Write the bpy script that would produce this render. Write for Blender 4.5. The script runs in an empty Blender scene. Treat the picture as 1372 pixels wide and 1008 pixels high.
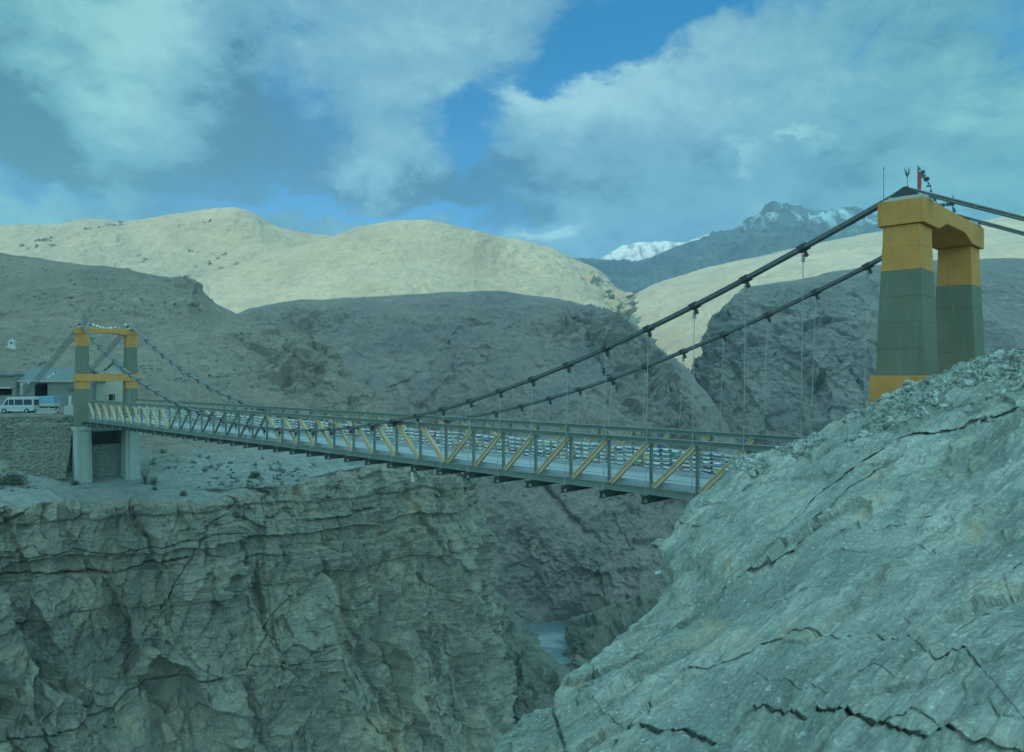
import bpy, math, random
import numpy as np
from mathutils import Vector, Matrix
random.seed(7)
rs = np.random.RandomState(11)
SC = bpy.context.scene
COL = SC.collection
F, CX, CY = 1023.0, 686.0, 503.5            # lens of the photograph, in its own pixels

def at(px, py, Y):
    return ((px-CX)/F*Y, Y, (CY-py)/F*Y)

# ------------------------------------------------------------------ noise
_perm = rs.permutation(256); _perm = np.concatenate([_perm, _perm, _perm])
_perm = _perm.astype(np.int32)
_g = rs.normal(size=(256, 3)); _g /= np.linalg.norm(_g, axis=1)[:, None]; _g = _g.astype(np.float32)
_rnd = rs.rand(256, 3).astype(np.float32)
def _hash(i, j, k):
    return _perm[_perm[_perm[i & 255]+(j & 255)]+(k & 255)]
def perlin(p):
    p = np.asarray(p); sh = p.shape[:-1]; p = p.reshape(-1, 3); out = np.empty(len(p), np.float32)
    for c0 in range(0, len(p), 65536):                    # in blocks that stay in the cache
        q = p[c0:c0+65536]; fl = np.floor(q); i = fl.astype(np.int32) & 255; f = (q-fl).astype(np.float32)
        w = f*f*f*(f*(f*6-15)+10)
        X, Y, Z = f.T; wx, wy, wz = w.T; I, J, K = i.T
        r = 0
        for a in (0, 1):
            A = _perm[I+a]; fx = X-a; ux = wx if a else 1-wx
            for b in (0, 1):
                B = _perm[A+J+b]; fy = Y-b; uy = ux*(wy if b else 1-wy)
                for c in (0, 1):
                    g = _g[_perm[B+K+c]]
                    r = r+uy*(wz if c else 1-wz)*(g[:, 0]*fx+g[:, 1]*fy+g[:, 2]*(Z-c))
        out[c0:c0+65536] = r*1.5
    return out.reshape(sh)
def fbm(p, octv=5, gain=.5, lac=2.03):
    r, a = 0, 1.0
    p = np.array(p, float)
    for o in range(octv):
        r = r+a*perlin(p+o*17.3); p = p*lac; a *= gain
    return r
def ridged(p, octv=5, gain=.5, lac=2.07):
    r, a = 0, 1.0
    p = np.array(p, float)
    for o in range(octv):
        r = r+a*(1-np.abs(perlin(p+o*9.1))*2); p = p*lac; a *= gain
    return r
def voro(p):
    """nearest and second nearest cell distance and a random value per cell"""
    p = np.asarray(p); sh = p.shape[:-1]; p = p.reshape(-1, 3); o1, o2, o3 = (np.empty(len(p), np.float32) for _ in range(3))
    for c0 in range(0, len(p), 65536):
        q = p[c0:c0+65536]; fl = np.floor(q); i = fl.astype(np.int32) & 255; f = (q-fl).astype(np.float32)
        d1 = np.full(len(q), 9.0, np.float32); d2 = d1.copy(); cid = np.zeros(len(q), np.float32)
        for a in (-1, 0, 1):
            A = _perm[(i[:, 0]+a) & 255]
            for b in (-1, 0, 1):
                B = _perm[A+((i[:, 1]+b) & 255)]
                for c in (-1, 0, 1):
                    h = _perm[B+((i[:, 2]+c) & 255)]; rn = _rnd[h]
                    dx = rn[:, 0]*.9+a-f[:, 0]; dy = rn[:, 1]*.9+b-f[:, 1]; dz = rn[:, 2]*.9+c-f[:, 2]
                    d = dx*dx+dy*dy+dz*dz
                    nearer = d < d1
                    d2 = np.where(nearer, d1, np.minimum(d2, d)); cid = np.where(nearer, h/np.float32(255), cid); d1 = np.where(nearer, d, d1)
        o1[c0:c0+65536] = np.sqrt(d1); o2[c0:c0+65536] = np.sqrt(d2); o3[c0:c0+65536] = cid
    return o1.reshape(sh), o2.reshape(sh), o3.reshape(sh)
def facets(p, seed=0):
    """angular rock: every cell is a flat face with its own offset and its own tilt"""
    p = np.asarray(p); sh = p.shape[:-1]; p = p.reshape(-1, 3); out = np.empty(len(p), np.float32); ed = np.empty(len(p), np.float32)
    for c0 in range(0, len(p), 65536):
        q = p[c0:c0+65536]; fl = np.floor(q); i = fl.astype(np.int32)+seed & 255; f = (q-fl).astype(np.float32)
        d1 = np.full(len(q), 9.0, np.float32); d2 = d1.copy(); v = np.zeros(len(q), np.float32)
        for a in (-1, 0, 1):
            A = _perm[(i[:, 0]+a) & 255]
            for b in (-1, 0, 1):
                B = _perm[A+((i[:, 1]+b) & 255)]
                for c in (-1, 0, 1):
                    h = _perm[B+((i[:, 2]+c) & 255)]; rn = _rnd[h]; g = _g[h]
                    dx = rn[:, 0]*.9+a-f[:, 0]; dy = rn[:, 1]*.9+b-f[:, 1]; dz = rn[:, 2]*.9+c-f[:, 2]
                    d = dx*dx+dy*dy+dz*dz
                    n = d < d1
                    d2 = np.where(n, d1, np.minimum(d2, d))
                    v = np.where(n, (h/np.float32(255)-.5)*.8+(g[:, 0]*dx+g[:, 1]*dy+g[:, 2]*dz)*.9, v); d1 = np.where(n, d, d1)
        out[c0:c0+65536] = v; ed[c0:c0+65536] = np.sqrt(d2)-np.sqrt(d1)
    return out.reshape(sh), ed.reshape(sh)
def sstep(a, b, x):
    t = np.clip((x-a)/(b-a), 0, 1); return t*t*(3-2*t)

# ------------------------------------------------------------------ object helpers
def tag(o, label=None, cat=None, group=None, kind=None):
    if label: o['label'] = label
    if cat: o['category'] = cat
    if group: o['group'] = group
    if kind: o['kind'] = kind
    return o
def empty(name, loc=(0, 0, 0), rz=0):
    o = bpy.data.objects.new(name, None); COL.objects.link(o)
    o.location = loc; o.rotation_euler = (0, 0, rz); o.empty_display_size = .2
    return o
def link_mesh(name, me, parent=None):
    o = bpy.data.objects.new(name, me); COL.objects.link(o)
    if parent: o.parent = parent
    return o
def copy_tree(o, parent=None):
    c = o.copy(); COL.objects.link(c); c.parent = parent
    for ch in list(o.children):
        copy_tree(ch, c)
    return c
def grid_obj(name, P, mat, smooth=True):
    nv, nu = P.shape[:2]
    me = bpy.data.meshes.new(name)
    me.vertices.add(nv*nu)
    me.vertices.foreach_set('co', P.reshape(-1).astype(np.float32))
    a = (np.arange(nv-1)[:, None]*nu+np.arange(nu-1)[None]).reshape(-1)
    q = np.stack([a, a+1, a+nu+1, a+nu], 1).astype(np.int32)
    n = len(q)
    me.loops.add(n*4); me.polygons.add(n)
    me.loops.foreach_set('vertex_index', q.reshape(-1))
    me.polygons.foreach_set('loop_start', np.arange(0, n*4, 4, dtype=np.int32))
    me.polygons.foreach_set('loop_total', np.full(n, 4, np.int32))
    me.polygons.foreach_set('use_smooth', np.full(n, smooth))
    me.update(); me.validate()
    me.materials.append(mat)
    return link_mesh(name, me)

class MB:
    """collects simple shapes and links them as ONE mesh"""
    def __init__(s): s.v, s.f, s.m, s.sm = [], [], [], []
    def add(s, vs, fs, mi=0, smooth=False):
        b = len(s.v); s.v += [tuple(v) for v in vs]
        for f in fs: s.f.append(tuple(i+b for i in f)); s.m.append(mi); s.sm.append(smooth)
    def box(s, x0, x1, y0, y1, z0, z1, mi=0, tx=0, ty=0):
        """axis box; tx, ty pull the top in on each side"""
        vs = [(x0, y0, z0), (x1, y0, z0), (x1, y1, z0), (x0, y1, z0),
              (x0+tx, y0+ty, z1), (x1-tx, y0+ty, z1), (x1-tx, y1-ty, z1), (x0+tx, y1-ty, z1)]
        s.add(vs, [(3, 2, 1, 0), (4, 5, 6, 7), (0, 1, 5, 4), (1, 2, 6, 5), (2, 3, 7, 6), (3, 0, 4, 7)], mi)
    def prof(s, p0, p1, pts, up=(0, 0, 1), mi=0, smooth=False):
        """extrude a closed (side, up) outline from p0 to p1"""
        p0, p1 = Vector(p0), Vector(p1); t = (p1-p0).normalized()
        side = t.cross(Vector(up))
        if side.length < 1e-5: side = t.cross(Vector((1, 0, 0)))
        side.normalize(); u = side.cross(t)
        n = len(pts)
        vs = [p0+side*a+u*b for a, b in pts]+[p1+side*a+u*b for a, b in pts]
        fs = [(i, (i+1) % n, n+(i+1) % n, n+i) for i in range(n)]
        s.add(vs, fs, mi, smooth)
        s.add(vs, [tuple(range(n-1, -1, -1)), tuple(range(n, 2*n))], mi)
    def bar(s, p0, p1, w, h, up=(0, 0, 1), mi=0):
        s.prof(p0, p1, [(-w/2, -h/2), (w/2, -h/2), (w/2, h/2), (-w/2, h/2)], up, mi)
    def ibeam(s, p0, p1, w, h, t, up=(0, 0, 1), mi=0):
        """w: flange width, h: depth along up, t: thickness"""
        a, b, c = w/2, h/2, t/2
        s.prof(p0, p1, [(-a, -b), (a, -b), (a, -b+t), (c, -b+t), (c, b-t), (a, b-t), (a, b), (-a, b), (-a, b-t), (-c, b-t), (-c, -b+t), (-a, -b+t)], up, mi)
    def tube(s, pts, r, n=8, mi=0, cap=True):
        pts = [Vector(p) for p in pts]; rings = []
        for i, p in enumerate(pts):
            t = (pts[min(i+1, len(pts)-1)]-pts[max(i-1, 0)]).normalized()
            a = t.cross(Vector((0, 0, 1)))
            if a.length < 1e-3: a = t.cross(Vector((1, 0, 0)))
            a.normalize(); b = a.cross(t)
            rr = r[i] if hasattr(r, '__len__') else r
            rings.append([p+(a*math.cos(2*math.pi*k/n)+b*math.sin(2*math.pi*k/n))*rr for k in range(n)])
        vs = [v for q in rings for v in q]
        fs = [(i*n+k, i*n+(k+1) % n, (i+1)*n+(k+1) % n, (i+1)*n+k) for i in range(len(pts)-1) for k in range(n)]
        s.add(vs, fs, mi, True)
        if cap: s.add(vs, [tuple(range(n-1, -1, -1)), tuple(range(len(vs)-n, len(vs)))], mi)
    def poly_ext(s, pts, axis, a0, a1, mi=0):
        """extrude a closed outline of (p, q) along axis 'x' or 'y' from a0 to a1"""
        n = len(pts)
        mk = (lambda a, p, q: (a, p, q)) if axis == 'x' else (lambda a, p, q: (p, a, q))
        vs = [mk(a0, p, q) for p, q in pts]+[mk(a1, p, q) for p, q in pts]
        s.add(vs, [(i, (i+1) % n, n+(i+1) % n, n+i) for i in range(n)]+[tuple(range(n-1, -1, -1)), tuple(range(n, 2*n))], mi)
    def build(s, name, mats, parent=None, bevel=0):
        me = bpy.data.meshes.new(name)
        me.from_pydata(s.v, [], s.f)
        for m in (mats if isinstance(mats, (list, tuple)) else [mats]): me.materials.append(m)
        for i, p in enumerate(me.polygons): p.material_index = s.m[i]; p.use_smooth = s.sm[i]
        me.update()
        import bmesh
        b = bmesh.new(); b.from_mesh(me); bmesh.ops.recalc_face_normals(b, faces=b.faces); b.to_mesh(me); b.free()
        o = link_mesh(name, me, parent)
        if bevel:
            md = o.modifiers.new('Bevel', 'BEVEL'); md.width = bevel; md.segments = 2; md.limit_method = 'ANGLE'
        return o

# ------------------------------------------------------------------ materials
def lin(c):
    return tuple((x/255/12.92 if x/255 <= .04045 else ((x/255+.055)/1.055)**2.4) for x in c)
class NT:
    def __init__(s, tree): s.t = tree; s.t.nodes.clear()
    def n(s, kind, **kw):
        o = s.t.nodes.new(kind)
        for k, v in kw.items(): setattr(o, k, v)
        return o
    def set(s, node, key, v):
        i = node.inputs[key]
        if hasattr(v, 'is_linked'): s.t.links.new(v, i)
        elif isinstance(v, (tuple, list)): i.default_value = tuple(v)+(1,) if (i.type == 'RGBA' and len(v) == 3) else v
        else: i.default_value = v
    def math(s, op, a, b=0.0, c=0.0, clamp=False):
        o = s.n('ShaderNodeMath', operation=op); o.use_clamp = clamp
        s.set(o, 0, a); s.set(o, 1, b); s.set(o, 2, c)
        return o.outputs[0]
    def vmath(s, op, a, b=(0, 0, 0), sc=1.0):
        o = s.n('ShaderNodeVectorMath', operation=op); s.set(o, 0, a); s.set(o, 1, b)
        if op == 'SCALE': s.set(o, 3, sc)
        return o.outputs[1] if op in ('LENGTH', 'DOT_PRODUCT', 'DISTANCE') else o.outputs[0]
    def noise(s, vec, scale, detail=4, rough=.55, dist=0.0, col=False):
        o = s.n('ShaderNodeTexNoise'); s.set(o, 'Vector', vec)
        s.set(o, 'Scale', scale); s.set(o, 'Detail', detail); s.set(o, 'Roughness', rough); s.set(o, 'Distortion', dist)
        return o.outputs['Color' if col else 'Fac']
    def voro(s, vec, scale, feature='F1', out='Distance'):
        o = s.n('ShaderNodeTexVoronoi', feature=feature); s.set(o, 'Vector', vec); s.set(o, 'Scale', scale)
        return o.outputs[out]
    def mix(s, f, a, b, mode='MIX', clamp=False):
        o = s.n('ShaderNodeMix', data_type='RGBA', blend_type=mode); o.clamp_result = clamp
        s.set(o, 0, f); s.set(o, 6, a); s.set(o, 7, b)
        return o.outputs[2]
    def ramp(s, f, lo, hi, clamp=True):
        o = s.n('ShaderNodeMapRange', interpolation_type='SMOOTHSTEP'); s.set(o, 0, f); s.set(o, 1, lo); s.set(o, 2, hi)
        return o.outputs[0]
    def mapping(s, vec, loc=(0, 0, 0), rot=(0, 0, 0), sc=(1, 1, 1)):
        o = s.n('ShaderNodeMapping'); s.set(o, 0, vec); s.set(o, 1, loc); s.set(o, 2, rot); s.set(o, 3, sc)
        return o.outputs[0]
def new_mat(name):
    m = bpy.data.materials.new(name); m.use_nodes = True
    return m, NT(m.node_tree)
def finish(T, col, rough=.85, bump=None, bstr=.3, bdist=.1, metal=0.0, spec=.3):
    p = T.n('ShaderNodeBsdfPrincipled'); o = T.n('ShaderNodeOutputMaterial')
    T.set(p, 'Base Color', col); T.set(p, 'Roughness', rough); T.set(p, 'Metallic', metal); T.set(p, 'Specular IOR Level', spec)
    if bump is not None:
        b = T.n('ShaderNodeBump'); T.set(b, 'Strength', bstr); T.set(b, 'Distance', bdist); T.set(b, 'Height', bump)
        T.t.links.new(b.outputs[0], p.inputs['Normal'])
    T.t.links.new(p.outputs[0], o.inputs[0])
    return p
def rock_mat(name, c0, c1, c2, scale=.2, grain=(1, 1, 1), rot=(0, 0, 0), bump=.5, bdist=.15, stain=None, fine=6.0, speck=None, frame=None, contrast=1.5, ledge=None):
    """c0 and c1 vary in broad patches, c2 comes in finer blotches; grain stretches it all along the bedding"""
    m, T = new_mat(name)
    pos = T.n('ShaderNodeNewGeometry').outputs['Position']
    if frame is not None:                                 # bedding frame: three axes, stretched by grain
        c_ = T.n('ShaderNodeCombineXYZ')
        for i_ in range(3): T.set(c_, i_, T.math('MULTIPLY', T.vmath('DOT_PRODUCT', pos, tuple(float(t) for t in frame[i_])), grain[i_]))
        g = c_.outputs[0]
    else: g = T.mapping(pos, rot=rot, sc=grain)
    a = T.ramp(T.noise(g, scale, 5, .6, .4), .36, .64)
    b = T.ramp(T.noise(g, scale*4.3, 6, .65, .2), .42, .68)
    fn = T.noise(g, scale*fine*4, 6, .7)
    col = T.mix(a, c0, c1); col = T.mix(T.math('MULTIPLY', b, .7), col, c2)
    if stain is not None:
        s = T.ramp(T.noise(T.mapping(pos, loc=(31, 7, 3), sc=(1, 1, .45)), scale*1.7, 4, .6, .6), .56, .72)
        col = T.mix(T.math('MULTIPLY', s, .75), col, stain)
    if speck is not None:
        v = T.ramp(T.noise(pos, scale*28, 3, .6), .60, .70)
        col = T.mix(T.math('MULTIPLY', v, .7), col, speck)
    fl = T.noise(g, scale*fine*11, 3, .65)
    var = T.math('ADD', T.math('MULTIPLY_ADD', fn, contrast, 1-contrast*.5), T.math('MULTIPLY', T.math('SUBTRACT', fl, .5), contrast*.8))
    if ledge is not None:                                 # a gravel cover below some height
        z_ = T.n('ShaderNodeSeparateXYZ'); T.set(z_, 0, pos)
        col = T.mix(T.ramp(T.math('ADD', z_.outputs[2], T.math('MULTIPLY', T.noise(pos, .25, 5, .7), 7.0)), ledge[0], ledge[1]), ledge[2], col)
    col = T.mix(1.0, col, var, 'MULTIPLY')
    h = T.math('ADD', T.math('MULTIPLY', b, .5), T.math('ADD', fn, T.math('MULTIPLY', T.noise(g, scale*fine*17, 4, .7), .35)))
    finish(T, col, .9, h, bump, bdist, spec=.2)
    return m
def paint(name, col, var=.25, rough=.55, scale=.8, stain=None, bump=.25, metal=0.0, st=.5):
    m, T = new_mat(name)
    pos = T.n('ShaderNodeTexCoord').outputs['Object']
    n = T.noise(pos, scale, 6, .65, .3); fn = T.noise(pos, scale*14, 4, .6)
    c = T.mix(1.0, col, T.math('ADD', T.math('MULTIPLY_ADD', n, var*2, 1-var), T.math('MULTIPLY_ADD', fn, var, -var/2)), 'MULTIPLY')
    if stain is not None:
        s = T.ramp(T.noise(T.mapping(pos, sc=(4.5, 4.5, .35)), scale*1.4, 6, .72), .51, .72)
        c = T.mix(T.math('MULTIPLY', s, st), c, stain)
    finish(T, c, rough, fn, bump, .02, metal)
    return m
M = {}
M['green'] = paint('tower_green_paint', (.140, .148, .105), .3, .85, .7, (.19, .195, .16), st=.6)
M['yellow'] = paint('tower_yellow_paint', (.51, .228, .062), .3, .85, .9, (.27, .16, .07), st=.7)
M['concrete'] = paint('bare_concrete', (.32, .34, .31), .2, .9, .8, (.22, .25, .23))
M['steel'] = paint('grey_green_steel', (.17, .20, .18), .2, .55, 1.5, (.10, .10, .08))
M['steel_dark'] = paint('dark_steel', (.06, .075, .075), .2, .55, 1.5)
M['diag'] = paint('yellow_brace_paint', (.50, .37, .235), .2, .6, 2.0, (.22, .14, .07))
M['diag_dull'] = paint('dull_brace_tone', (.20, .20, .13), .2, .6, 2.0, (.09, .08, .06))  # darker, duller tone than the yellow braces
M['deckplate'] = paint('deck_plate', (.36, .40, .43), .2, .5, .8, (.22, .23, .24))
M['cable'] = paint('cable_wire', (.155, .17, .17), .2, .5, 3.0, metal=.2)
M['clamp'] = paint('clamp_iron', (.045, .05, .05), .2, .55, 3.0)
M['rod'] = paint('hanger_rod_steel', (.30, .295, .265), .2, .5, 3.0)
M['black'] = paint('opening_shade', (.012, .016, .016), .1, .9)  # near-black colour standing in for the shade inside openings
M['white'] = paint('white_paint', (.39, .40, .385), .1, .5, 2.0, (.5, .5, .46))
M['red'] = paint('red_cloth', (.38, .06, .06), .15, .8)
M['rubber'] = paint('tyre_rubber', (.02, .02, .02), .1, .8)
M['glass'] = paint('vehicle_glass', (.03, .05, .06), .1, .12)
M['bluecar'] = paint('blue_vehicle_paint', (.12, .26, .36), .1, .4)
M['lamp'] = paint('lamp_lens', (.6, .58, .5), .1, .2)

# ------------------------------------------------------------------ terrain lofts
def hermite(u, xs, ys):
    xs = np.asarray(xs, float); ys = np.asarray(ys, float)
    d = np.diff(ys, axis=0)/np.diff(xs)[:, None]
    m = np.empty_like(ys); m[0] = d[0]; m[-1] = d[-1]
    a, b = d[:-1], d[1:]
    m[1:-1] = np.where(a*b > 0, 2*a*b/np.where(np.abs(a+b) < 1e-9, 1, a+b), 0)      # keeps every bend inside its control points
    k = np.clip(np.searchsorted(xs, u, side='right')-1, 0, len(xs)-2)
    h = (xs[k+1]-xs[k]); t = (u-xs[k])/h; t = t[:, None]; h = h[:, None]
    return ((2*t**3-3*t*t+1)*ys[k]+(t**3-2*t*t+t)*h*m[k]+(-2*t**3+3*t*t)*ys[k+1]+(t**3-t*t)*h*m[k+1])
def row(pts, nu, raw=False):
    q = np.array(pts, float) if raw else np.array([at(*p) for p in pts])
    img = np.array([(p[0], p[1]) for p in pts], float) if not raw else np.stack([q[:, 0]/q[:, 1]*F, q[:, 2]/q[:, 1]*F], 1)
    s = np.concatenate([[0], np.cumsum(np.maximum(np.linalg.norm(np.diff(img, axis=0), axis=1), 1e-3))]); s /= s[-1]
    return hermite(np.linspace(0, 1, nu), s, q)
def loft(rows, vpos, nu, nv):
    R = np.stack(rows)                                   # (k, nu, 3)
    v = np.linspace(0, 1, nv)
    k = R.shape[0]
    out = hermite(v, np.array(vpos, float), R.reshape(k, -1))
    return out.reshape(nv, nu, 3)
def normals(P):
    du = np.gradient(P, axis=1); dv = np.gradient(P, axis=0)
    n = np.cross(du, dv); n /= np.maximum(np.linalg.norm(n, axis=-1, keepdims=True), 1e-9)
    flip = ((n*P).sum(-1) > 0)                            # face the viewpoint of the photograph
    frac = flip.mean()
    return -n if frac > .5 else n
def pix(P):
    y = np.maximum(P[..., 1], .5)
    return CX+P[..., 0]/y*F, CY-P[..., 2]/y*F
def poly_dist(qx, qy, pts):
    """distance in pixels to a polyline, signed by side (positive = left of travel, seen with y down: above when going right)"""
    best = np.full(qx.shape, 1e9); sg = np.zeros(qx.shape)
    for (x0, y0), (x1, y1) in zip(pts[:-1], pts[1:]):
        dx, dy = x1-x0, y1-y0; L = dx*dx+dy*dy
        t = np.clip(((qx-x0)*dx+(qy-y0)*dy)/L, 0, 1)
        ex, ey = qx-(x0+t*dx), qy-(y0+t*dy)
        d = np.sqrt(ex*ex+ey*ey); b = d < best
        best = np.where(b, d, best); sg = np.where(b, np.sign(dy*ex-dx*ey), sg)
    return best, sg
def strata(h, period, seed=0, sharp=.12):
    """stepped bedding profile: every bed has its own depth, joined by narrow steps"""
    x = h/period; i = np.floor(x).astype(np.int64); f = x-i
    r0 = _rnd[_hash(i, i*0+seed, i*0)][..., 0]; r1 = _rnd[_hash(i+1, i*0+seed, i*0)][..., 0]
    return r0+(r1-r0)*sstep(1-sharp, 1, f)

# ================================================================== TERRAIN
RES = 1.0                                                # mesh density of the terrain
def R_(n): return max(8, int(n*RES))
def groove(d, P, gx, gy, pts, width, depth, ledge=0, reach=0, above=True, wob=.6):
    """carve one crack along an outline seen in the photograph; ledge lifts the rock on one side of it"""
    x = np.array(pts, float)
    mpp = P[..., 1]/F                                   # metres per pixel at each point
    jit = fbm(P/(width*6), 4, .6)*wob*width*2.5/mpp
    D, S = poly_dist(gx, gy+jit, [tuple(p) for p in x])
    D = D*mpp
    xs, xe = x[:, 0].min(), x[:, 0].max()
    wv = .45+.9*np.clip(fbm(P/(width*14)+5, 3)+.5, 0, 1)
    d = d+depth*np.exp(-(D/(width*wv))**2)
    if ledge:
        side = (S > 0) if above else (S < 0)
        d = d-np.where(side, ledge*np.exp(-D/reach)*sstep(0, width*1.2, D), 0)
    return d
# --- far hills and mountains
def hill(name, rows, vpos, nu, nv, mat, amp, scale, seed=0, ridge=.3, gully=0.0, label=None, keep=.25, detail=.3, crags=(), cracks=()):
    P = loft([row(r, R_(nu)) for r in rows], vpos, R_(nu), R_(nv))
    N = normals(P); gx, gy = pix(P)
    q = P/scale+seed*13.7
    d = fbm(q, 7, .52)*(1-ridge)+(ridged(q*.8+5, 7, .52)-1.1)*ridge
    v = np.linspace(0, 1, P.shape[0])[:, None]; u = np.linspace(0, 1, P.shape[1])[None]
    if gully:                                             # runnels that follow the fall of the slope, bent by a broad noise
        wq = fbm(P/(scale*.6)+seed, 3)
        span = np.linalg.norm(P[P.shape[0]//2, -1]-P[P.shape[0]//2, 0])
        for k, a in ((.30, 1.0), (.11, .45), (.045, .2)):
            g = np.stack([u*span/(scale*k)+wq*.9, v*2.2+u*0+wq*.3+k*40, u*0+v*0+seed], -1)
            d = d+gully*a*(ridged(g, 3, .5)-1.0)*sstep(vpos[1], vpos[1]+.16, v)
    if detail:
        d = d+detail*(ridged(P/(scale*.16)+seed, 5, .6)-1.1)*.5*(.4+.9*np.clip(fbm(P/(scale*.7)+seed+9, 3)+.5, 0, 1.2))
    for cx_, cy_, sx_, sy_, h_, cs in crags:              # broken outcrops where the photograph shows them
        mk = np.exp(-(((gx-cx_)/sx_)**2+((gy-cy_)/sy_)**2))
        if mk.max() < .01: continue
        idx = mk > .01
        Q = P[idx]; wq = np.stack([fbm(Q/cs*.7+j, 3) for j in (1, 11, 21)], -1)*.3
        f1, _ = facets(Q/np.array([cs*1.6, cs*1.6, cs*2.2])+wq); f2, _ = facets(Q/np.array([cs*.55, cs*.55, cs*.6])+wq*1.3, 40); f3, _ = facets(Q/np.array([cs*.2, cs*.2, cs*.16])+wq*2, 80)
        d[idx] += mk[idx]*h_*(f1*1.0+f2*.42+f3*.16)/amp
    w = keep+(1-keep)*np.clip(np.abs(v-vpos[1])/.12, 0, 1)            # the skyline keeps its drawn shape
    P = P+N*(d*amp*w)[..., None]
    if len(cracks):
        gv = np.zeros(d.shape)
        for pts, cw, cd, lg, rc in cracks: gv = groove(gv, P, gx, gy, pts, cw, cd, lg, rc)
        P = P+P/np.linalg.norm(P, axis=-1, keepdims=True)*gv[..., None]
    o = grid_obj(name, P, mat)
    tag(o, label, kind='structure')
    return o, P
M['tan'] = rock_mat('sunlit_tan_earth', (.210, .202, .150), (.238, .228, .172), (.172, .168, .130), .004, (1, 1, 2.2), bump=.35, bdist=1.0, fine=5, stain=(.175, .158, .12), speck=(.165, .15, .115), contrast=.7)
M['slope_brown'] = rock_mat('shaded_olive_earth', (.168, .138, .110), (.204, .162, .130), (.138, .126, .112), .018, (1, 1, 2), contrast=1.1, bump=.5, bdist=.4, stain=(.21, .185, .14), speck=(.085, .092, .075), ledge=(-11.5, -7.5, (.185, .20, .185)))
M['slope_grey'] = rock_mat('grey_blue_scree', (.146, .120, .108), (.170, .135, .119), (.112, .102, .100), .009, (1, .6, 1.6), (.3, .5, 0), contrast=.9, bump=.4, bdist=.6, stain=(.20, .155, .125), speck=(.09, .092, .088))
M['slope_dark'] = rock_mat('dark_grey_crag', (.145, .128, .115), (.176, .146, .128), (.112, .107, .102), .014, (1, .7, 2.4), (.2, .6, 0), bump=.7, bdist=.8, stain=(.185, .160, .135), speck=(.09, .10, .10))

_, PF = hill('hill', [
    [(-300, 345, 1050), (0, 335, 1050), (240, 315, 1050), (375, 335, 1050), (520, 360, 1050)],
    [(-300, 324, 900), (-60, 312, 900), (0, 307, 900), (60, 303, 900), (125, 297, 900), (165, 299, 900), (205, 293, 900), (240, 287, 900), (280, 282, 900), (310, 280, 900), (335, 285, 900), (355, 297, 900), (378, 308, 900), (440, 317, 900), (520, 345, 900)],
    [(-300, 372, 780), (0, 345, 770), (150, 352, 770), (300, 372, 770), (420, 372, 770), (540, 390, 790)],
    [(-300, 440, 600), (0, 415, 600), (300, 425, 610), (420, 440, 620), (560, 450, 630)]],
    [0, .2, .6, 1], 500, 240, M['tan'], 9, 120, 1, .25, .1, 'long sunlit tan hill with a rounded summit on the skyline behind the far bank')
hill('hill', [
    [(250, 390, 960), (440, 345, 960), (540, 330, 960), (700, 350, 960), (840, 420, 960), (900, 500, 960)],
    [(250, 376, 800), (330, 350, 800), (385, 333, 800), (440, 319, 800), (490, 304, 800), (540, 297, 800), (590, 301, 800), (640, 310, 800), (700, 323, 800), (740, 335, 800), (780, 352, 800), (805, 364, 800), (818, 378, 800), (826, 398, 800), (838, 414, 800), (850, 440, 800), (880, 480, 800)],
    [(250, 410, 700), (400, 372, 700), (540, 350, 700), (700, 368, 700), (780, 384, 700), (812, 400, 705), (826, 425, 715), (840, 455, 720), (865, 500, 720)],
    [(250, 470, 560), (540, 440, 560), (700, 440, 560), (800, 460, 570), (830, 490, 590), (855, 560, 620)]],
    [0, .2, .6, 1], 520, 260, M['tan'], 7, 110, 2, .25, .12, 'broad sunlit domed hill ending in a small cliff beside the gorge notch', crags=[(826, 408, 12, 28, 26, 16), (795, 372, 12, 6, 8, 7)])
hill('hill', [
    [(760, 470, 1250), (850, 420, 1250), (960, 375, 1250), (1180, 330, 1250), (1380, 305, 1250), (1700, 290, 1250)],
    [(760, 450, 1050), (800, 425, 1050), (840, 402, 1050), (875, 383, 1050), (905, 374, 1050), (960, 357, 1050), (1040, 340, 1050), (1100, 326, 1050), (1180, 312, 1050), (1290, 299, 1050), (1372, 289, 1050), (1700, 265, 1050)],
    [(770, 520, 820), (850, 490, 800), (920, 450, 800), (1000, 400, 800), (1180, 352, 800), (1372, 330, 800), (1700, 310, 800)],
    [(790, 590, 640), (880, 560, 620), (940, 530, 600), (1060, 460, 600), (1200, 420, 600), (1372, 400, 600), (1700, 380, 600)]],
    [0, .2, .6, 1], 440, 220, M['tan'], 6, 100, 3, .3, .12, 'sunlit pale slope seen through the gorge notch and behind the near tower')
# --- mountains with snow
def snow_mat(name, rock, rock2, snow, z0, z1, lo, hi):
    """rock with snow lying in streaks down the gullies, more of it with height"""
    m, T = new_mat(name)
    geo = T.n('ShaderNodeNewGeometry'); pos = geo.outputs['Position']
    sep = T.n('ShaderNodeSeparateXYZ'); T.set(sep, 0, pos)
    st = T.noise(T.mapping(pos, rot=(0, .5, 0), sc=(1, .3, .22)), .035, 7, .7, .5); n2 = T.noise(pos, .02, 8, .7)
    h = T.ramp(T.math('MULTIPLY_ADD', n2, 120.0, T.math('ADD', sep.outputs[2], -60.0)), z0, z1)
    s = T.math('MULTIPLY', h, T.ramp(st, lo, hi))
    c = T.mix(T.ramp(n2, .4, .6), rock, rock2)
    c = T.mix(s, c, snow)
    finish(T, c, .9, n2, .7, 4.0)
    return m
M['mount_dark'] = snow_mat('dark_mountain_rock', (.045, .05, .06), (.09, .08, .075), (.40, .42, .44), 320, 430, .50, .60)
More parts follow.
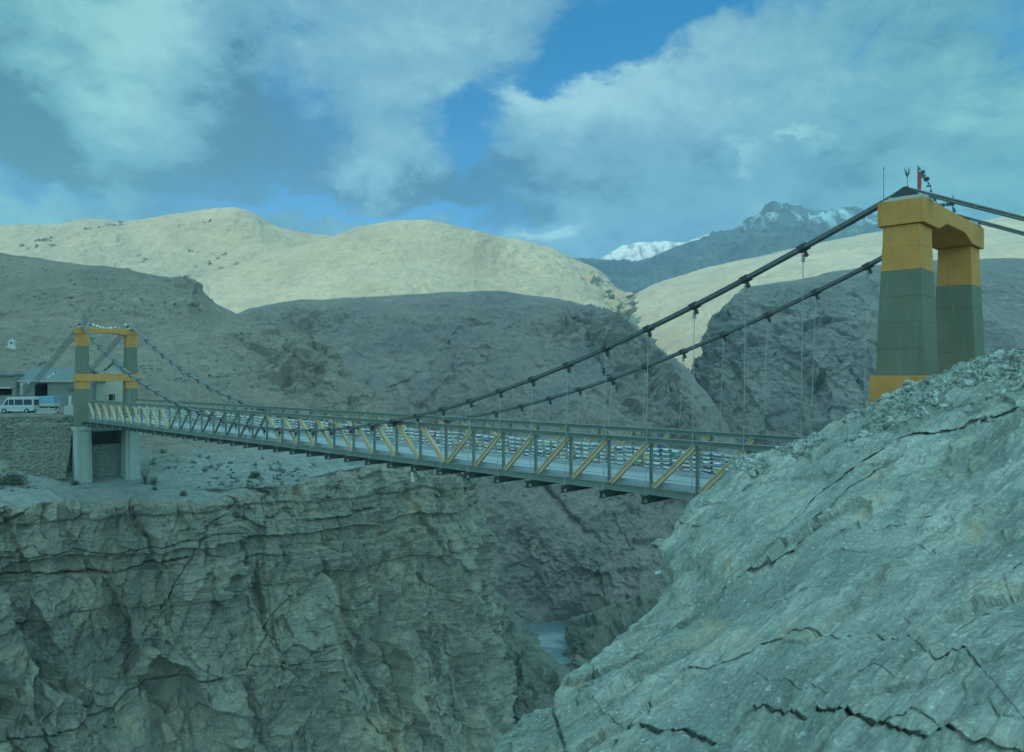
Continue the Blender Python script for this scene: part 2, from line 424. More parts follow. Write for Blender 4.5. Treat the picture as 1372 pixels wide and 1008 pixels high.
M['mount_snow'] = snow_mat('snow_mountain', (.13, .13, .13), (.18, .18, .175), (.30, .31, .32), 120, 300, .40, .56)
hill('mountain', [
    [(640, 420, 2300), (850, 390, 2300), (1035, 330, 2300), (1180, 340, 2300), (1450, 380, 2300)],
    [(640, 372, 2000), (720, 352, 2000), (790, 349, 2000), (850, 353, 2000), (890, 338, 2000), (930, 323, 2000), (960, 318, 2000), (985, 312, 2000), (1000, 300, 2000), (1018, 290, 2000), (1036, 277, 2000), (1050, 282, 2000), (1070, 285, 2000), (1090, 285, 2000), (1120, 287, 2000), (1146, 283, 2000), (1165, 294, 2000), (1185, 304, 2000), (1260, 325, 2000), (1450, 360, 2000)],
    [(640, 420, 1700), (800, 395, 1700), (900, 380, 1700), (1000, 352, 1700), (1060, 330, 1720), (1130, 330, 1720), (1250, 360, 1700), (1450, 390, 1700)],
    [(640, 480, 1400), (900, 450, 1400), (1100, 420, 1400), (1450, 440, 1400)]],
    [0, .2, .6, 1], 420, 220, M['mount_dark'], 34, 230, 4, .7, .22, 'dark blue mountain with streaks of snow below its jagged summit', keep=.12)
hill('mountain', [
    [(700, 420, 2900), (850, 370, 2900), (1000, 370, 2900), (1120, 400, 2900)],
    [(700, 385, 2600), (770, 364, 2600), (800, 351, 2600), (825, 337, 2600), (850, 327, 2600), (880, 325, 2600), (920, 325, 2600), (945, 319, 2600), (985, 324, 2600), (1040, 345, 2600), (1120, 380, 2600)],
    [(700, 420, 2450), (850, 385, 2450), (1000, 375, 2450), (1120, 400, 2450)]],
    [0, .3, 1], 240, 120, M['mount_snow'], 28, 170, 5, .6, .2, 'white snow peak rising behind the dark mountain')
# --- the shaded hill across the gorge and the crag to its right
oD, PD = hill('hillside', [
    [(230, 470, 470), (420, 430, 490), (650, 415, 500), (840, 450, 480), (930, 530, 460), (1020, 680, 430)],
    [(230, 446, 400), (290, 432, 405), (345, 414, 410), (415, 405, 420), (480, 400, 440), (560, 395, 450), (620, 393, 450), (660, 391, 450), (705, 396, 450), (740, 399, 447), (770, 404, 445), (800, 415, 440), (840, 433, 430), (862, 452, 425), (885, 472, 418), (908, 491, 410), (930, 506, 408), (950, 528, 404), (968, 562, 398), (985, 592, 394), (1015, 640, 380), (1060, 720, 360)],
    [(200, 520, 350), (330, 480, 360), (480, 460, 385), (650, 450, 395), (760, 462, 390), (830, 492, 380), (880, 540, 370), (920, 600, 360), (950, 680, 340), (1000, 800, 320)],
    [(150, 640, 300), (330, 600, 310), (480, 580, 325), (600, 580, 330), (700, 590, 330), (780, 610, 328), (830, 640, 325), (870, 690, 318), (910, 770, 300), (960, 860, 290)],
    [(120, 780, 275), (330, 760, 280), (500, 740, 285), (620, 735, 290), (690, 742, 300), (750, 752, 303), (800, 755, 302), (840, 770, 296), (880, 800, 285), (930, 880, 270)],
    [(100, 900, 262), (330, 890, 266), (500, 870, 272), (620, 860, 285), (690, 842, 298), (750, 838, 300), (800, 835, 292), (840, 850, 280), (890, 880, 270), (940, 960, 255)]],
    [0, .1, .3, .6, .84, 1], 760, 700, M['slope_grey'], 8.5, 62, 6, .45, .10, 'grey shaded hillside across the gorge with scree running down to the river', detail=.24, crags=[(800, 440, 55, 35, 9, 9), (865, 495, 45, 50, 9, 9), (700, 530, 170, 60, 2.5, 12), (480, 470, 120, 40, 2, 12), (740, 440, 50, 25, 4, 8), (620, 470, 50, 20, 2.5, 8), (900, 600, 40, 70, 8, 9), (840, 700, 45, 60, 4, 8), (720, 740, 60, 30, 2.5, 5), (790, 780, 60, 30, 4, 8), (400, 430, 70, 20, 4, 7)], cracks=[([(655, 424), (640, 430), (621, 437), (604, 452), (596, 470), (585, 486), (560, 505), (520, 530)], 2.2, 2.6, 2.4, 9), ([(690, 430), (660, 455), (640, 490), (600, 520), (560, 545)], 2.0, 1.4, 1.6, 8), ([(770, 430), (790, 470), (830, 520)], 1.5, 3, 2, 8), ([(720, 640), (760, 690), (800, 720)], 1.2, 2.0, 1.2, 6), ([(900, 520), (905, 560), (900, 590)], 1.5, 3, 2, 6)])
oE, PE = hill('crag', [
    [(975, 430, 620), (1060, 400, 640), (1180, 375, 640), (1372, 360, 640), (1700, 350, 640)],
    [(962, 420, 500), (985, 400, 490), (1000, 388, 485), (1030, 381, 485), (1060, 376, 485), (1120, 364, 490), (1180, 356, 495), (1260, 350, 500), (1372, 347, 500), (1700, 340, 500)],
    [(940, 478, 470), (962, 455, 455), (978, 432, 445), (1015, 428, 440), (1080, 422, 440), (1180, 405, 445), (1372, 400, 450), (1700, 400, 450)],
    [(915, 540, 440), (935, 530, 425), (955, 520, 415), (1010, 530, 405), (1080, 540, 400), (1180, 540, 400), (1372, 540, 400), (1700, 540, 400)],
    [(915, 800, 400), (950, 800, 380), (1010, 800, 360), (1080, 800, 350), (1180, 800, 340), (1372, 800, 340), (1700, 800, 340)]],
    [0, .12, .3, .62, 1], 560, 480, M['slope_dark'], 9, 60, 8, .35, .08, 'dark shaded crag with a steep left edge rising behind the near end of the bridge', keep=.14, detail=.12, crags=[(1080, 490, 170, 110, 8, 17), (970, 470, 40, 60, 8, 13)])
# --- far bank: hillside behind the tower down to the cliff edge
edge = [(-260, 702, 82), (-120, 690, 90), (0, 681, 97), (60, 676, 101), (100, 672, 104), (200, 669, 110), (285, 672, 115), (310, 661, 119), (400, 652, 126), (420, 640, 130), (480, 629, 136), (512, 622, 140), (555, 627, 147), (588, 625, 152), (618, 634, 156), (634, 650, 161), (637, 690, 186), (600, 765, 240)]
NUc = R_(1000)
er = row(edge, NUc)
_w = np.clip(np.minimum(np.linspace(0, 1, NUc)*20, (1-np.linspace(0, 1, NUc))*12), 0, 1)
er_low = er.copy(); er_low[:, :2] += np.array([[.7146, -.6995]])*(fbm(er/11.0+3, 2)*1.7*_w)[:, None]
er[:, :2] += np.array([[.7146, -.6995]])*((fbm(er/11.0+3, 2)*1.7+fbm(er/3.5+3, 3)*.6+fbm(er/1.4+8, 3)*.25)*_w)[:, None]; er[:, 2] += (fbm(er/4.0+13, 4)*.7+fbm(er/1.1+18, 3)*.18)*_w
rows_C = [row([(-300, 365, 330), (0, 365, 330), (200, 385, 325), (285, 415, 315), (400, 470, 285), (500, 570, 240), (570, 625, 215), (600, 720, 245)], NUc),
    row([(-300, 338, 265), (-100, 340, 265), (0, 345, 260), (60, 349, 260), (120, 356, 258), (200, 369, 255), (232, 372, 253), (250, 375, 252), (266, 379, 251), (274, 389, 250), (288, 404, 249), (310, 416, 245), (345, 428, 238), (400, 446, 226), (422, 458, 215), (440, 478, 205), (470, 504, 196), (520, 545, 186), (555, 577, 178), (588, 603, 172), (616, 627, 170), (630, 650, 176), (622, 700, 232)], NUc),
    row([(-300, 430, 215), (0, 440, 205), (100, 455, 200), (200, 462, 200), (300, 480, 195), (380, 505, 185), (440, 540, 172), (500, 572, 164), (555, 597, 161), (588, 612, 162), (616, 629, 164), (630, 648, 169), (624, 695, 215)], NUc),
    row([(-300, 545, 152), (0, 541, 150), (100, 543, 148), (160, 545, 146), (230, 552, 146), (300, 565, 146), (380, 582, 145), (440, 600, 145), (500, 606, 149), (555, 615, 153), (588, 619, 157), (617, 631, 160), (632, 649, 165), (628, 690, 196)], NUc)]
# road terrace level (flat), then the bank under the retaining wall
rows_C += [row([(-300, 556, 122), (0, 556, 121.5), (98, 556, 121), (112, 562, 124), (135, 582, 128), (190, 604, 129), (260, 604, 131), (330, 610, 133), (400, 622, 134), (450, 618, 138), (500, 614, 144), (555, 621, 150), (588, 622, 154), (617, 632, 158), (633, 650, 163), (632, 687, 186)], NUc),
    row([(-300, 612, 116.5), (0, 610, 116.8), (98, 620, 117.5), (135, 640, 120), (190, 641, 122.5), (260, 637, 124), (330, 640, 126), (400, 640, 130), (450, 630, 136), (500, 620, 143), (555, 625, 149), (588, 624, 153), (618, 633, 157), (634, 650, 162), (635, 686, 182)], NUc),
    row([(-300, 652, 102), (0, 647, 109), (60, 648, 112), (110, 651, 114.5), (190, 652, 117), (260, 655, 118), (330, 650, 122), (400, 645, 128), (450, 634, 134.5), (500, 623, 141.5), (555, 626, 148), (588, 625, 152.5), (618, 634, 156.5), (634, 650, 161.5), (640.5, 685.5, 180)], NUc), er]
vC = [0, .1, .34, .62, .74, .84, .93, 1]
PC = loft(rows_C, vC, NUc, R_(640))
NC = normals(PC); v = np.linspace(0, 1, PC.shape[0])[:, None]
q = PC/38.0
d = fbm(q+3, 6, .52)*.7+(ridged(q*.9+9, 6, .5)-1.1)*.5
amp = 5.0*sstep(.04, .14, v)*(1-sstep(.50, .64, v))*.8+.8*sstep(.6, .75, v)*(1-.0*v)
gx, gy = pix(PC)
crag = np.exp(-(((gx-400)/70)**2+((gy-490)/40)**2))+np.exp(-(((gx-245)/30)**2+((gy-382)/9)**2))*.7+np.exp(-(((gx-470)/60)**2+((gy-560)/30)**2))*.6
d1, d2, cid = voro(PC/np.array([6, 6, 4.]))
crag = np.maximum(crag, np.exp(-(((gx-345)/55)**2+((gy-465)/22)**2))*.6)
crag = np.maximum(crag, np.exp(-(((gx-160)/200)**2+((gy-420)/50)**2))*.16)
wv_ = np.stack([fbm(PC/7.0+j, 3) for j in (107, 117, 127)], -1)
f1, _ = facets(PC/np.array([9, 9, 5.])+.3*wv_); f2, _ = facets(PC/np.array([3, 3, 1.8])+.3*wv_, 40)
bl = (cid-.5)*crag*1.5+crag*(f1*5.0+f2*1.7)
d = d*amp+fbm(PC/4.0, 5, .55)*.35*sstep(.1, .3, v)+bl
d = np.where(v > .985, d*(1-v)/.015, d)
terr = np.exp(-((gx-60)/85)**4)*sstep(.60, .66, v)*(1-sstep(.80, .86, v))         # keep the road terrace level
d = d*(1-.92*terr)
d = d*(1-sstep(.95, .985, np.linspace(0, 1, PC.shape[1])))[None]
PC = PC+NC*d[..., None]
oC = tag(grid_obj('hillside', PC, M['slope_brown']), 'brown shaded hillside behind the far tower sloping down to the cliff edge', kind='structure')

# --- far bank: the layered cliff below
M['cliff'] = rock_mat('layered_cliff_rock', (.208, .196, .162), (.268, .234, .182), (.158, .160, .148), .07, (1.3, 1.3, 1.1), contrast=1.1, bump=.7, bdist=.3, stain=(.37, .285, .19), fine=4, speck=(.12, .125, .11))
fw = np.array([.7146, -.6995, 0])
def down(z, f, endtaper=0):
    r = er_low.copy()
    r[:, :2] += fw[None, :2]*f
    r[:, 2] = np.minimum(z+(er[:, 2]+18)*.25, er[:, 2]-.5-.06*abs(z+18))
    return r
rows_B = [er, down(-22, .7), down(-32, 1.2), down(-46, 2.8), down(-70, 6.5), down(-112, 18)]
PB = loft(rows_B, [0, .08, .3, .55, .8, 1], NUc, R_(800))
NB = normals(PB); gx, gy = pix(PB); v = np.linspace(0, 1, PB.shape[0])[:, None]
hb = PB[..., 2]+.10*(PB[..., 0]*.7+PB[..., 1]*.71)*.35+fbm(PB/14.0, 3)*1.3       # gently tilted beds
up = 1-sstep(-44, -27, PB[..., 2]-0)                  # 0 near the top, 1 low down
d = strata(hb, 2.6, 1, .10)*1.2*(1-.9*up)+strata(hb, .75, 5, .2)*.26*(1-.85*up)
al = PB[..., 0]*.6995+PB[..., 1]*.7146                # distance along the gorge
ac = PB[..., 0]*.7146-PB[..., 1]*.6995
q = np.stack([(al+PB[..., 2]*.35)/8.5, ac/9.0, (PB[..., 2]-al*.12)/17.0], -1)
q = q+.25*np.stack([fbm(PB/9.0+7, 3), fbm(PB/9.0+17, 3), fbm(PB/9.0+27, 3)], -1)
d1, d2, cid = voro(q)
mk1 = np.clip(fbm(PB/11.0+70, 3)*1.6+.35, 0, 1)
wv_ = np.stack([fbm(PB/6.0+107, 3), fbm(PB/6.0+117, 3), fbm(PB/6.0+127, 3)], -1)
fa, fe = facets(np.stack([(al+PB[..., 2]*.3)/7.0, ac/7.5, (PB[..., 2]-al*.1)/24.0], -1)+.16*wv_)
fb_, fe2 = facets(np.stack([(al-PB[..., 2]*.15)/2.6, ac/2.8, PB[..., 2]/6.5], -1)+.16*wv_, 40)
d = d+fa*4.2*(.45+.7*up)+fb_*1.0
d = d+(cid-.5)*1.6*(.45+.55*up)-.3*(1-sstep(0, .04, d2-d1))*mk1
q2 = np.stack([(al-PB[..., 2]*.2)/3.3, ac/4.0, PB[..., 2]/5.5], -1)+.3*np.stack([fbm(PB/4.0+7, 3), fbm(PB/4.0+17, 3), fbm(PB/4.0+27, 3)], -1)
e1, e2, cid2 = voro(q2)
d = d+(cid2-.5)*.85-.16*(1-sstep(0, .05, e2-e1))*(1-mk1)
q3 = np.stack([(al+PB[..., 2]*.12)/1.3, ac/1.6, PB[..., 2]/.8], -1)+.3*np.stack([fbm(PB/2+7, 3), fbm(PB/2+17, 3), fbm(PB/2+27, 3)], -1)
e1, e2, cid3 = voro(q3)
d = d+(cid3-.5)*.16
rib = sstep(560, 680, gx)
d = d+rib*((ridged(np.stack([al/5, ac/5, PB[..., 2]/16], -1)+8, 4)-1.1)*1.5+fbm(PB/7.0+3, 4)*1.3)
d = d+fbm(PB/16.0, 4)*1.3+(ridged(np.stack([al/12, ac/12, PB[..., 2]/40], -1)+4, 4)-1.1)*1.6+fbm(PB/1.6, 5, .6)*.15+(ridged(PB/np.array([2.4, 2.4, 1.3]), 4, .55)-1.1)*.12
gB = np.zeros(d.shape)
for pts, w, dp, lg, rc in [
    ([(312, 660), (295, 690), (262, 725), (255, 745), (235, 775), (215, 820), (197, 846)], .30, 1.3, .5, 3.0),
    ([(197, 846), (185, 870), (168, 895), (160, 918)], .25, .9, .4, 3.0),
    ([(430, 766), (400, 790), (360, 822), (335, 865), (312, 900)], .28, 1.2, .6, 4.0),
    ([(447, 850), (400, 885), (370, 950), (352, 975)], .22, .8, .4, 3.0),
    ([(-20, 994), (50, 984), (98, 972), (112, 955), (150, 948), (172, 928), (232, 917), (292, 908)], .35, 1.5, .9, 4.0),
    ([(112, 955), (122, 920), (130, 880)], .25, .9, .4, 2.0),
    ([(325, 890), (360, 889), (398, 888), (432, 885)], .18, .8, .3, 2.0),
    ([(252, 905), (253, 860), (252, 825)], .18, .7, .2, 2.0),
    ([(-20, 772), (60, 768), (120, 764), (165, 765), (205, 752), (250, 744)], .35, 1.7, 1.0, 2.5),
    ([(-20, 746), (40, 748), (100, 735), (150, 742), (215, 730), (290, 715), (330, 716), (385, 714)], .2, .9, .5, 2.0),
    ([(305, 750), (340, 740), (380, 742)], .25, 1.0, .6, 2.0),
    ([(444, 690), (452, 730), (450, 770), (446, 800), (460, 818), (480, 816), (500, 805), (508, 775), (511, 740)], .3, 1.2, -.2, 3.0),
    ([(478, 905), (482, 950), (500, 980), (520, 986), (548, 968), (575, 920)], .4, 1.5, .3, 4.0),
    ([(575, 905), (560, 940), (575, 915), (590, 870)], .3, 1.2, .0, 3.0),
    ([(415, 697), (450, 692), (490, 680)], .35, 1.5, .9, 2.5),
    ([(-20, 712), (10, 702), (36, 682)], .5, 1.8, .8, 3.0),
    ([(610, 905), (625, 960), (640, 1010)], .35, 1.2, .3, 3.0)]:
    gB = groove(gB, PB, gx, gy, pts, w*.32, dp*.5, lg*.6, rc*.8)
endu = 1-sstep(.975, 1, np.linspace(0, 1, PB.shape[1]))[None]
d = d*np.clip(v/.02, 0, 1)*endu; gB = gB*np.clip(v/.02, 0, 1)*endu
PB = PB+NB*d[..., None]+PB/np.linalg.norm(PB, axis=-1, keepdims=True)*gB[..., None]      # cracks run straight into the rock
oB = tag(grid_obj('cliff', PB, M['cliff']), 'layered rock cliff dropping into the gorge under the far tower', kind='structure')

# --- lower gorge: two rock shoulders, the river and the ground sheet
M['gorge'] = rock_mat('lower_gorge_rock', (.125, .122, .10), (.15, .138, .11), (.10, .11, .10), .04, (1, 1, 1.6), bump=.6, bdist=.5, stain=(.19, .165, .125))
hill('cliff', [
    [(590, 760, 268), (660, 800, 262), (700, 850, 258), (735, 890, 252), (765, 930, 248), (800, 1010, 244)],
    [(590, 770, 246), (640, 785, 243), (668, 802, 240), (690, 835, 236), (704, 852, 233), (735, 880, 229), (752, 893, 227), (762, 906, 225), (768, 935, 223), (780, 975, 221), (800, 1030, 218)],
    [(570, 850, 226), (620, 862, 222), (650, 885, 218), (685, 910, 214), (715, 935, 211), (735, 965, 208), (750, 1030, 204)],
    [(550, 1000, 205), (620, 1010, 203), (680, 1040, 200), (720, 1080, 198), (740, 1200, 190)]],
    [0, .14, .6, 1], 260, 260, M['gorge'], 3.5, 26, 11, .4, .08, 'brown rock shoulder at the foot of the gorge in front of the river', crags=[(700, 890, 90, 90, 6, 9)])
hill('cliff', [
    [(790, 838, 310), (850, 838, 312), (930, 830, 312), (1010, 840, 312)],
    [(766, 866, 286), (774, 846, 285), (780, 832, 284), (800, 822, 284), (840, 806, 284), (880, 790, 284), (930, 775, 284), (1010, 770, 284)],
    [(752, 915, 262), (768, 890, 258), (790, 868, 255), (830, 850, 255), (880, 835, 255), (930, 820, 255), (1010, 820, 255)],
    [(742, 1020, 240), (770, 1000, 235), (800, 990, 232), (840, 990, 230), (900, 990, 230), (1010, 990, 230)]],
    [0, .14, .55, 1], 220, 220, M['gorge'], 3.5, 24, 12, .4, .08, 'brown rock wall on the near side of the river at the bottom of the gorge', crags=[(820, 860, 110, 90, 7, 9)])
m, T = new_mat('river_water'); pos = T.n('ShaderNodeNewGeometry').outputs['Position']
w1 = T.noise(T.mapping(pos, rot=(0, 0, .5), sc=(.35, 1.0, 1)), .07, 4, .6, 1.5)
w2 = T.noise(T.mapping(pos, rot=(0, 0, .5), sc=(.4, 1.3, 1)), .9, 5, .65)
foam = T.ramp(T.math('ADD', T.math('MULTIPLY', w1, .8), T.math('MULTIPLY', w2, .3)), .50, .66)
finish(T, T.mix(foam, (.10, .145, .165), (.27, .32, .35)), .3, w2, .5, .3, spec=.5); M['water'] = m
mb = MB(); mb.add([(-60, 215, -97), (130, 215, -97), (150, 345, -97), (-70, 345, -97)], [(0, 1, 2, 3)])
tag(mb.build('river', M['water']), 'pale blue river at the bottom of the gorge', kind='structure')
mb = MB(); mb.add([(-2700, -900, -135), (2700, -900, -135), (2700, 2950, -135), (-2700, 2950, -135)], [(0, 1, 2, 3)])
tag(mb.build('ground', M['gorge']), 'bare valley ground', kind='structure')

# --- the near rock slope in the foreground
ax = np.array([.75, .55, .37]); ax /= np.linalg.norm(ax)
bx = np.cross(ax, np.array([0, 0, 1.])); bx /= np.linalg.norm(bx); cx = np.cross(ax, bx)
M['slate'] = rock_mat('near_slate_rock', (.205, .232, .208), (.345, .355, .315), (.145, .175, .160), .34, (.6, 1.25, 1.25), bump=.7, bdist=.05, stain=(.37, .31, .22), fine=5, speck=(.50, .52, .48), frame=(ax, bx, cx), contrast=1.35)
ridge_ = [(640, 1060, 15.0), (668, 998, 15.6), (700, 966, 16.6), (728, 958, 17.4), (742, 950, 17.8), (750, 932, 18.4), (775, 897, 20), (800, 880, 21.4), (835, 853, 23), (862, 826, 24.5), (884, 800, 25.5), (889, 778, 26.2), (877, 742, 27.0), (875, 732, 27.2), (890, 712, 27.6), (908, 682, 28.2), (925, 660, 28.8), (960, 640, 29.6), (985, 612, 30.3), (1035, 602, 31), (1062, 594, 31.4), (1085, 588, 31.7), (1140, 558, 31.9), (1170, 542, 31.8), (1215, 520, 31.2), (1260, 503, 30.8), (1318, 480, 30.4), (1345, 474, 30.2), (1375, 466, 30), (1460, 440, 29.5), (1700, 380, 28)]
NUa = R_(1150)
rr = row(ridge_, NUa)
back = rr.copy(); back[:, 0] += 2.5; back[:, 1] += 7; back[:, 2] -= 7.5
back0 = rr.copy(); back0[:, 0] += .4; back0[:, 1] += 1.2; back0[:, 2] -= .55
r1 = row([(655, 1075, 14.2), (690, 1012, 15), (742, 975, 16.4), (770, 945, 17.4), (800, 915, 18.6), (850, 872, 20.8), (900, 815, 22.8), (915, 770, 24.2), (925, 720, 25.6), (960, 680, 26.8), (1010, 650, 27.6), (1070, 625, 28.4), (1150, 588, 28.8), (1250, 548, 28.4), (1372, 510, 27.6), (1480, 475, 27), (1720, 420, 25.5)], NUa)
r2 = row([(690, 1110, 12.6), (760, 1030, 13.4), (830, 965, 14.5), (900, 905, 15.8), (960, 850, 17.2), (1010, 790, 18.8), (1060, 735, 20.2), (1130, 690, 21.2), (1210, 655, 21.6), (1290, 625, 21.5), (1372, 595, 21), (1500, 550, 20.2), (1750, 490, 19)], NUa)
r3 = row([(760, 1150, 10.6), (850, 1060, 11.2), (930, 990, 12), (1000, 930, 12.8), (1060, 870, 13.8), (1120, 815, 14.6), (1200, 770, 15), (1290, 735, 15), (1372, 710, 14.6), (1520, 670, 13.8), (1800, 600, 12.6)], NUa)
r4 = row([(900, 1190, 8.4), (980, 1100, 8.8), (1050, 1030, 9.3), (1120, 960, 9.8), (1190, 905, 10.1), (1280, 865, 10.1), (1372, 840, 9.8), (1560, 800, 9.1), (1900, 740, 8)], NUa)
r5 = row([(1050, 1260, 6.2), (1130, 1170, 6.5), (1220, 1100, 6.7), (1310, 1050, 6.7), (1400, 1010, 6.6), (1600, 960, 6.1), (2050, 900, 5.2)], NUa)
r6 = row([(1150, 1500, 4.2), (1300, 1400, 4.3), (1450, 1320, 4.3), (1600, 1260, 4.2), (1850, 1200, 4.0), (2500, 1150, 3.3)], NUa)
PA = loft([back, back0, rr, r1, r2, r3, r4, r5, r6], [0, .06, .11, .22, .42, .60, .77, .92, 1], NUa, R_(860))
NA = normals(PA); gx, gy = pix(PA); v = np.linspace(0, 1, PA.shape[0])[:, None]
# foliation: thin plates along the slope direction, lower left to upper right
qa, qb, qc = PA@ax, PA@bx, PA@cx
W = fbm(PA/5.0, 4)
near = np.clip(PA[..., 1]/20, .35, 1.2)
d = fbm(PA/6.5+2, 5, .5)*.30+(ridged(np.stack([qa/7, qb/2.6, qc/2.6], -1)+3, 5, .5)-1.1)*.10
mess = np.clip(.55+1.2*fbm(PA/4.5+40, 3), 0, 1)           # broken in places, slabby in others
mess = np.maximum(mess*.8, sstep(1000, 860, gx)*.9)
d = d+(strata(qc*1.0+qb*.35+W*.5, 1.5, 3, .05)-.5)*.13+(strata(qb+W*.3+qa*.06, .5, 9, .10)-.5)*.07*mess
qv = np.stack([qa/3.4, qb/1.5, qc/1.5], -1)+.3*np.stack([W, fbm(PA/3+9, 3), fbm(PA/3+19, 3)], -1)
d1, d2, cid = voro(qv)
wv_ = np.stack([fbm(PA/2.4+107, 3), fbm(PA/2.4+117, 3), fbm(PA/2.4+127, 3)], -1)
fa, fe = facets(np.stack([qa/4.2, qb/1.5, qc/1.5], -1)+.14*wv_)
fb_, fe2 = facets(np.stack([qa/1.25, qb/.5, qc/.5], -1)+.14*wv_, 40)
fc_, fe3 = facets(np.stack([qa/.42, qb/.17, qc/.17], -1)+.14*wv_*2, 80)
d = d+fa*.30*near*(.35+.8*mess)+fb_*.085*near*(.15+.85*mess)+fc_*.020*near*(.15+.85*mess)
d = d+(cid-.5)*.10*near*mess-.06*(1-sstep(0, .03, d2-d1))*mess
qv = np.stack([qa/.9, qb/.36, qc/.36], -1)+.3*np.stack([fbm(PA+4, 3), fbm(PA+9, 3), fbm(PA+19, 3)], -1)
d1, d2, cid = voro(qv)
d = d+(cid-.5)*.085*near*(.25+.75*mess)
d = d+(ridged(np.stack([qa/1.3, qb/.16, qc/.16], -1), 4, .6)-1.1)*.016*(.3+.9*mess)+fbm(PA/.35, 4, .6)*.012+fbm(np.stack([qa/2.4, qb/.5, qc/.5], -1), 4, .55)*.10
gA = np.zeros(d.shape)
for pts, w, dp, lg, rc, ab in [
    ([(905, 905), (928, 901), (965, 899), (1007, 881), (1059, 857), (1096, 848), (1143, 847), (1185, 853), (1222, 863), (1245, 881), (1261, 902), (1290, 897), (1311, 899), (1325, 915)], .045, .30, .16, 1.2, True),
    ([(845, 975), (860, 983), (923, 986), (960, 991), (986, 973), (1009, 952), (1070, 960), (1122, 967), (1174, 975), (1227, 994), (1258, 1004), (1300, 1012)], .10, .55, .45, 1.3, True),
    ([(1085, 675), (1120, 650), (1161, 624), (1195, 606), (1248, 587), (1295, 574), (1347, 561), (1390, 551)], .26, 1.0, .55, 1.6, True),
    ([(965, 786), (978, 781), (1012, 763), (1038, 742), (1070, 724), (1091, 703), (1112, 684), (1138, 661), (1174, 637)], .09, .55, .40, 1.6, True),
    ([(972, 740), (974, 760), (978, 781)], .10, .5, -.2, 1.5, True),
    ([(1100, 722), (1117, 716), (1153, 703), (1174, 705), (1206, 695), (1237, 690), (1279, 682), (1310, 678)], .05, .28, .14, .9, True),
    ([(1130, 738), (1165, 734)], .04, .2, .1, .6, True), ([(1182, 738), (1216, 731), (1253, 740)], .04, .2, .1, .6, True),
    ([(899, 692), (930, 698), (965, 690)], .07, .35, .2, 1.0, True),
    ([(1375, 760), (1352, 785), (1358, 815), (1342, 838), (1320, 850)], .06, .25, .2, .7, False),
    ([(1290, 1000), (1305, 960), (1303, 935), (1320, 915), (1380, 900)], .04, .15, .10, .7, False),
    ([(1380, 990), (1352, 985), (1338, 960), (1320, 965)], .05, .2, .2, .6, True),
    ([(742, 950), (752, 985), (762, 1020)], .16, .9, .3, 1.0, False),
    ([(800, 900), (795, 925), (780, 960)], .08, .4, .2, .8, False),
    ([(820, 1000), (850, 965), (872, 935), (900, 920)], .05, .25, .12, .8, True),
    ([(1050, 815), (1080, 800), (1100, 790)], .03, .15, .08, .5, True),
    ([(1010, 905), (1040, 915), (1060, 925), (1110, 935)], .03, .15, .08, .5, True),
    ([(1150, 915), (1180, 905), (1200, 915)], .03, .18, .08, .5, True),
    ([(1180, 985), (1200, 975), (1235, 970), (1260, 980)], .05, .2, .12, .5, True)]:
    gA = groove(gA, PA, gx, gy, pts, w*.24, dp*.27, lg*.32, rc*.8, ab, .35)
d = d*(.55+.45*np.clip(np.abs(v-.11)/.06, 0, 1))
PA = PA+NA*d[..., None]+PA/np.linalg.norm(PA, axis=-1, keepdims=True)*gA[..., None]
oA = tag(grid_obj('rock_slope', PA, M['slate']), 'pale grey slate rock slope in the foreground', kind='structure')
print('terrain built', len(PA.reshape(-1, 3)), len(PB.reshape(-1, 3)), len(PC.reshape(-1, 3)))

# ================================================================== THE BRIDGE
O = Vector((17.76, 34.3, 0))                             # under the near leg of the near tower
DV = Vector((-.7146, .6995, 0)); CV = Vector((.6995, .7146, 0))
RZ = math.atan2(DV.y, DV.x)
def B(s, w, z): return O+DV*s+CV*w+Vector((0, 0, z))
def ordinal(n):
    return {1: 'first', 2: 'second', 3: 'third', 4: 'fourth', 5: 'fifth', 6: 'sixth', 7: 'seventh', 8: 'eighth', 9: 'ninth', 10: 'tenth', 11: 'eleventh', 12: 'twelfth'}.get(n) or f"{n}{'th' if 10 < n % 100 < 14 else {1: 'st', 2: 'nd', 3: 'rd'}.get(n % 10, 'th')}"
SPAN = 115.6
PS = [1.66+3.0*k for k in range(38)]; MID = (PS[0]+PS[-1])/2
WF = 6.8                                                 # far truss
ZB, ZT = -6.81, -3.57
# ---- towers; local x runs along the bridge toward the far bank, local y = -w
def leg_mesh(w, zs, sx, sy, bands):
    """stacked concrete lifts; zs heights from the bottom, sx/sy half sizes at those heights, bands: material per lift"""
    b = MB()
    for i in range(len(zs)-1):
        e = .012
        y = -w
        lo, hi = zs[i], zs[i+1]-.018
        x0, x1, y0, y1 = sx[i], sx[i+1]+e, sy[i], sy[i+1]+e
        vs = [(-x0, y-y0, lo), (x0, y-y0, lo), (x0, y+y0, lo), (-x0, y+y0, lo), (-x1, y-y1, hi), (x1, y-y1, hi), (x1, y+y1, hi), (-x1, y+y1, hi)]
        b.add(vs, [(3, 2, 1, 0), (4, 5, 6, 7), (0, 1, 5, 4), (1, 2, 6, 5), (2, 3, 7, 6), (3, 0, 4, 7)], bands[i])
        if i < len(zs)-2:                                  # the recessed joint between lifts
            b.box(-x1+.02, x1-.02, y-y1+.02, y+y1-.02, hi, zs[i+1]+.001, bands[i])
    return b
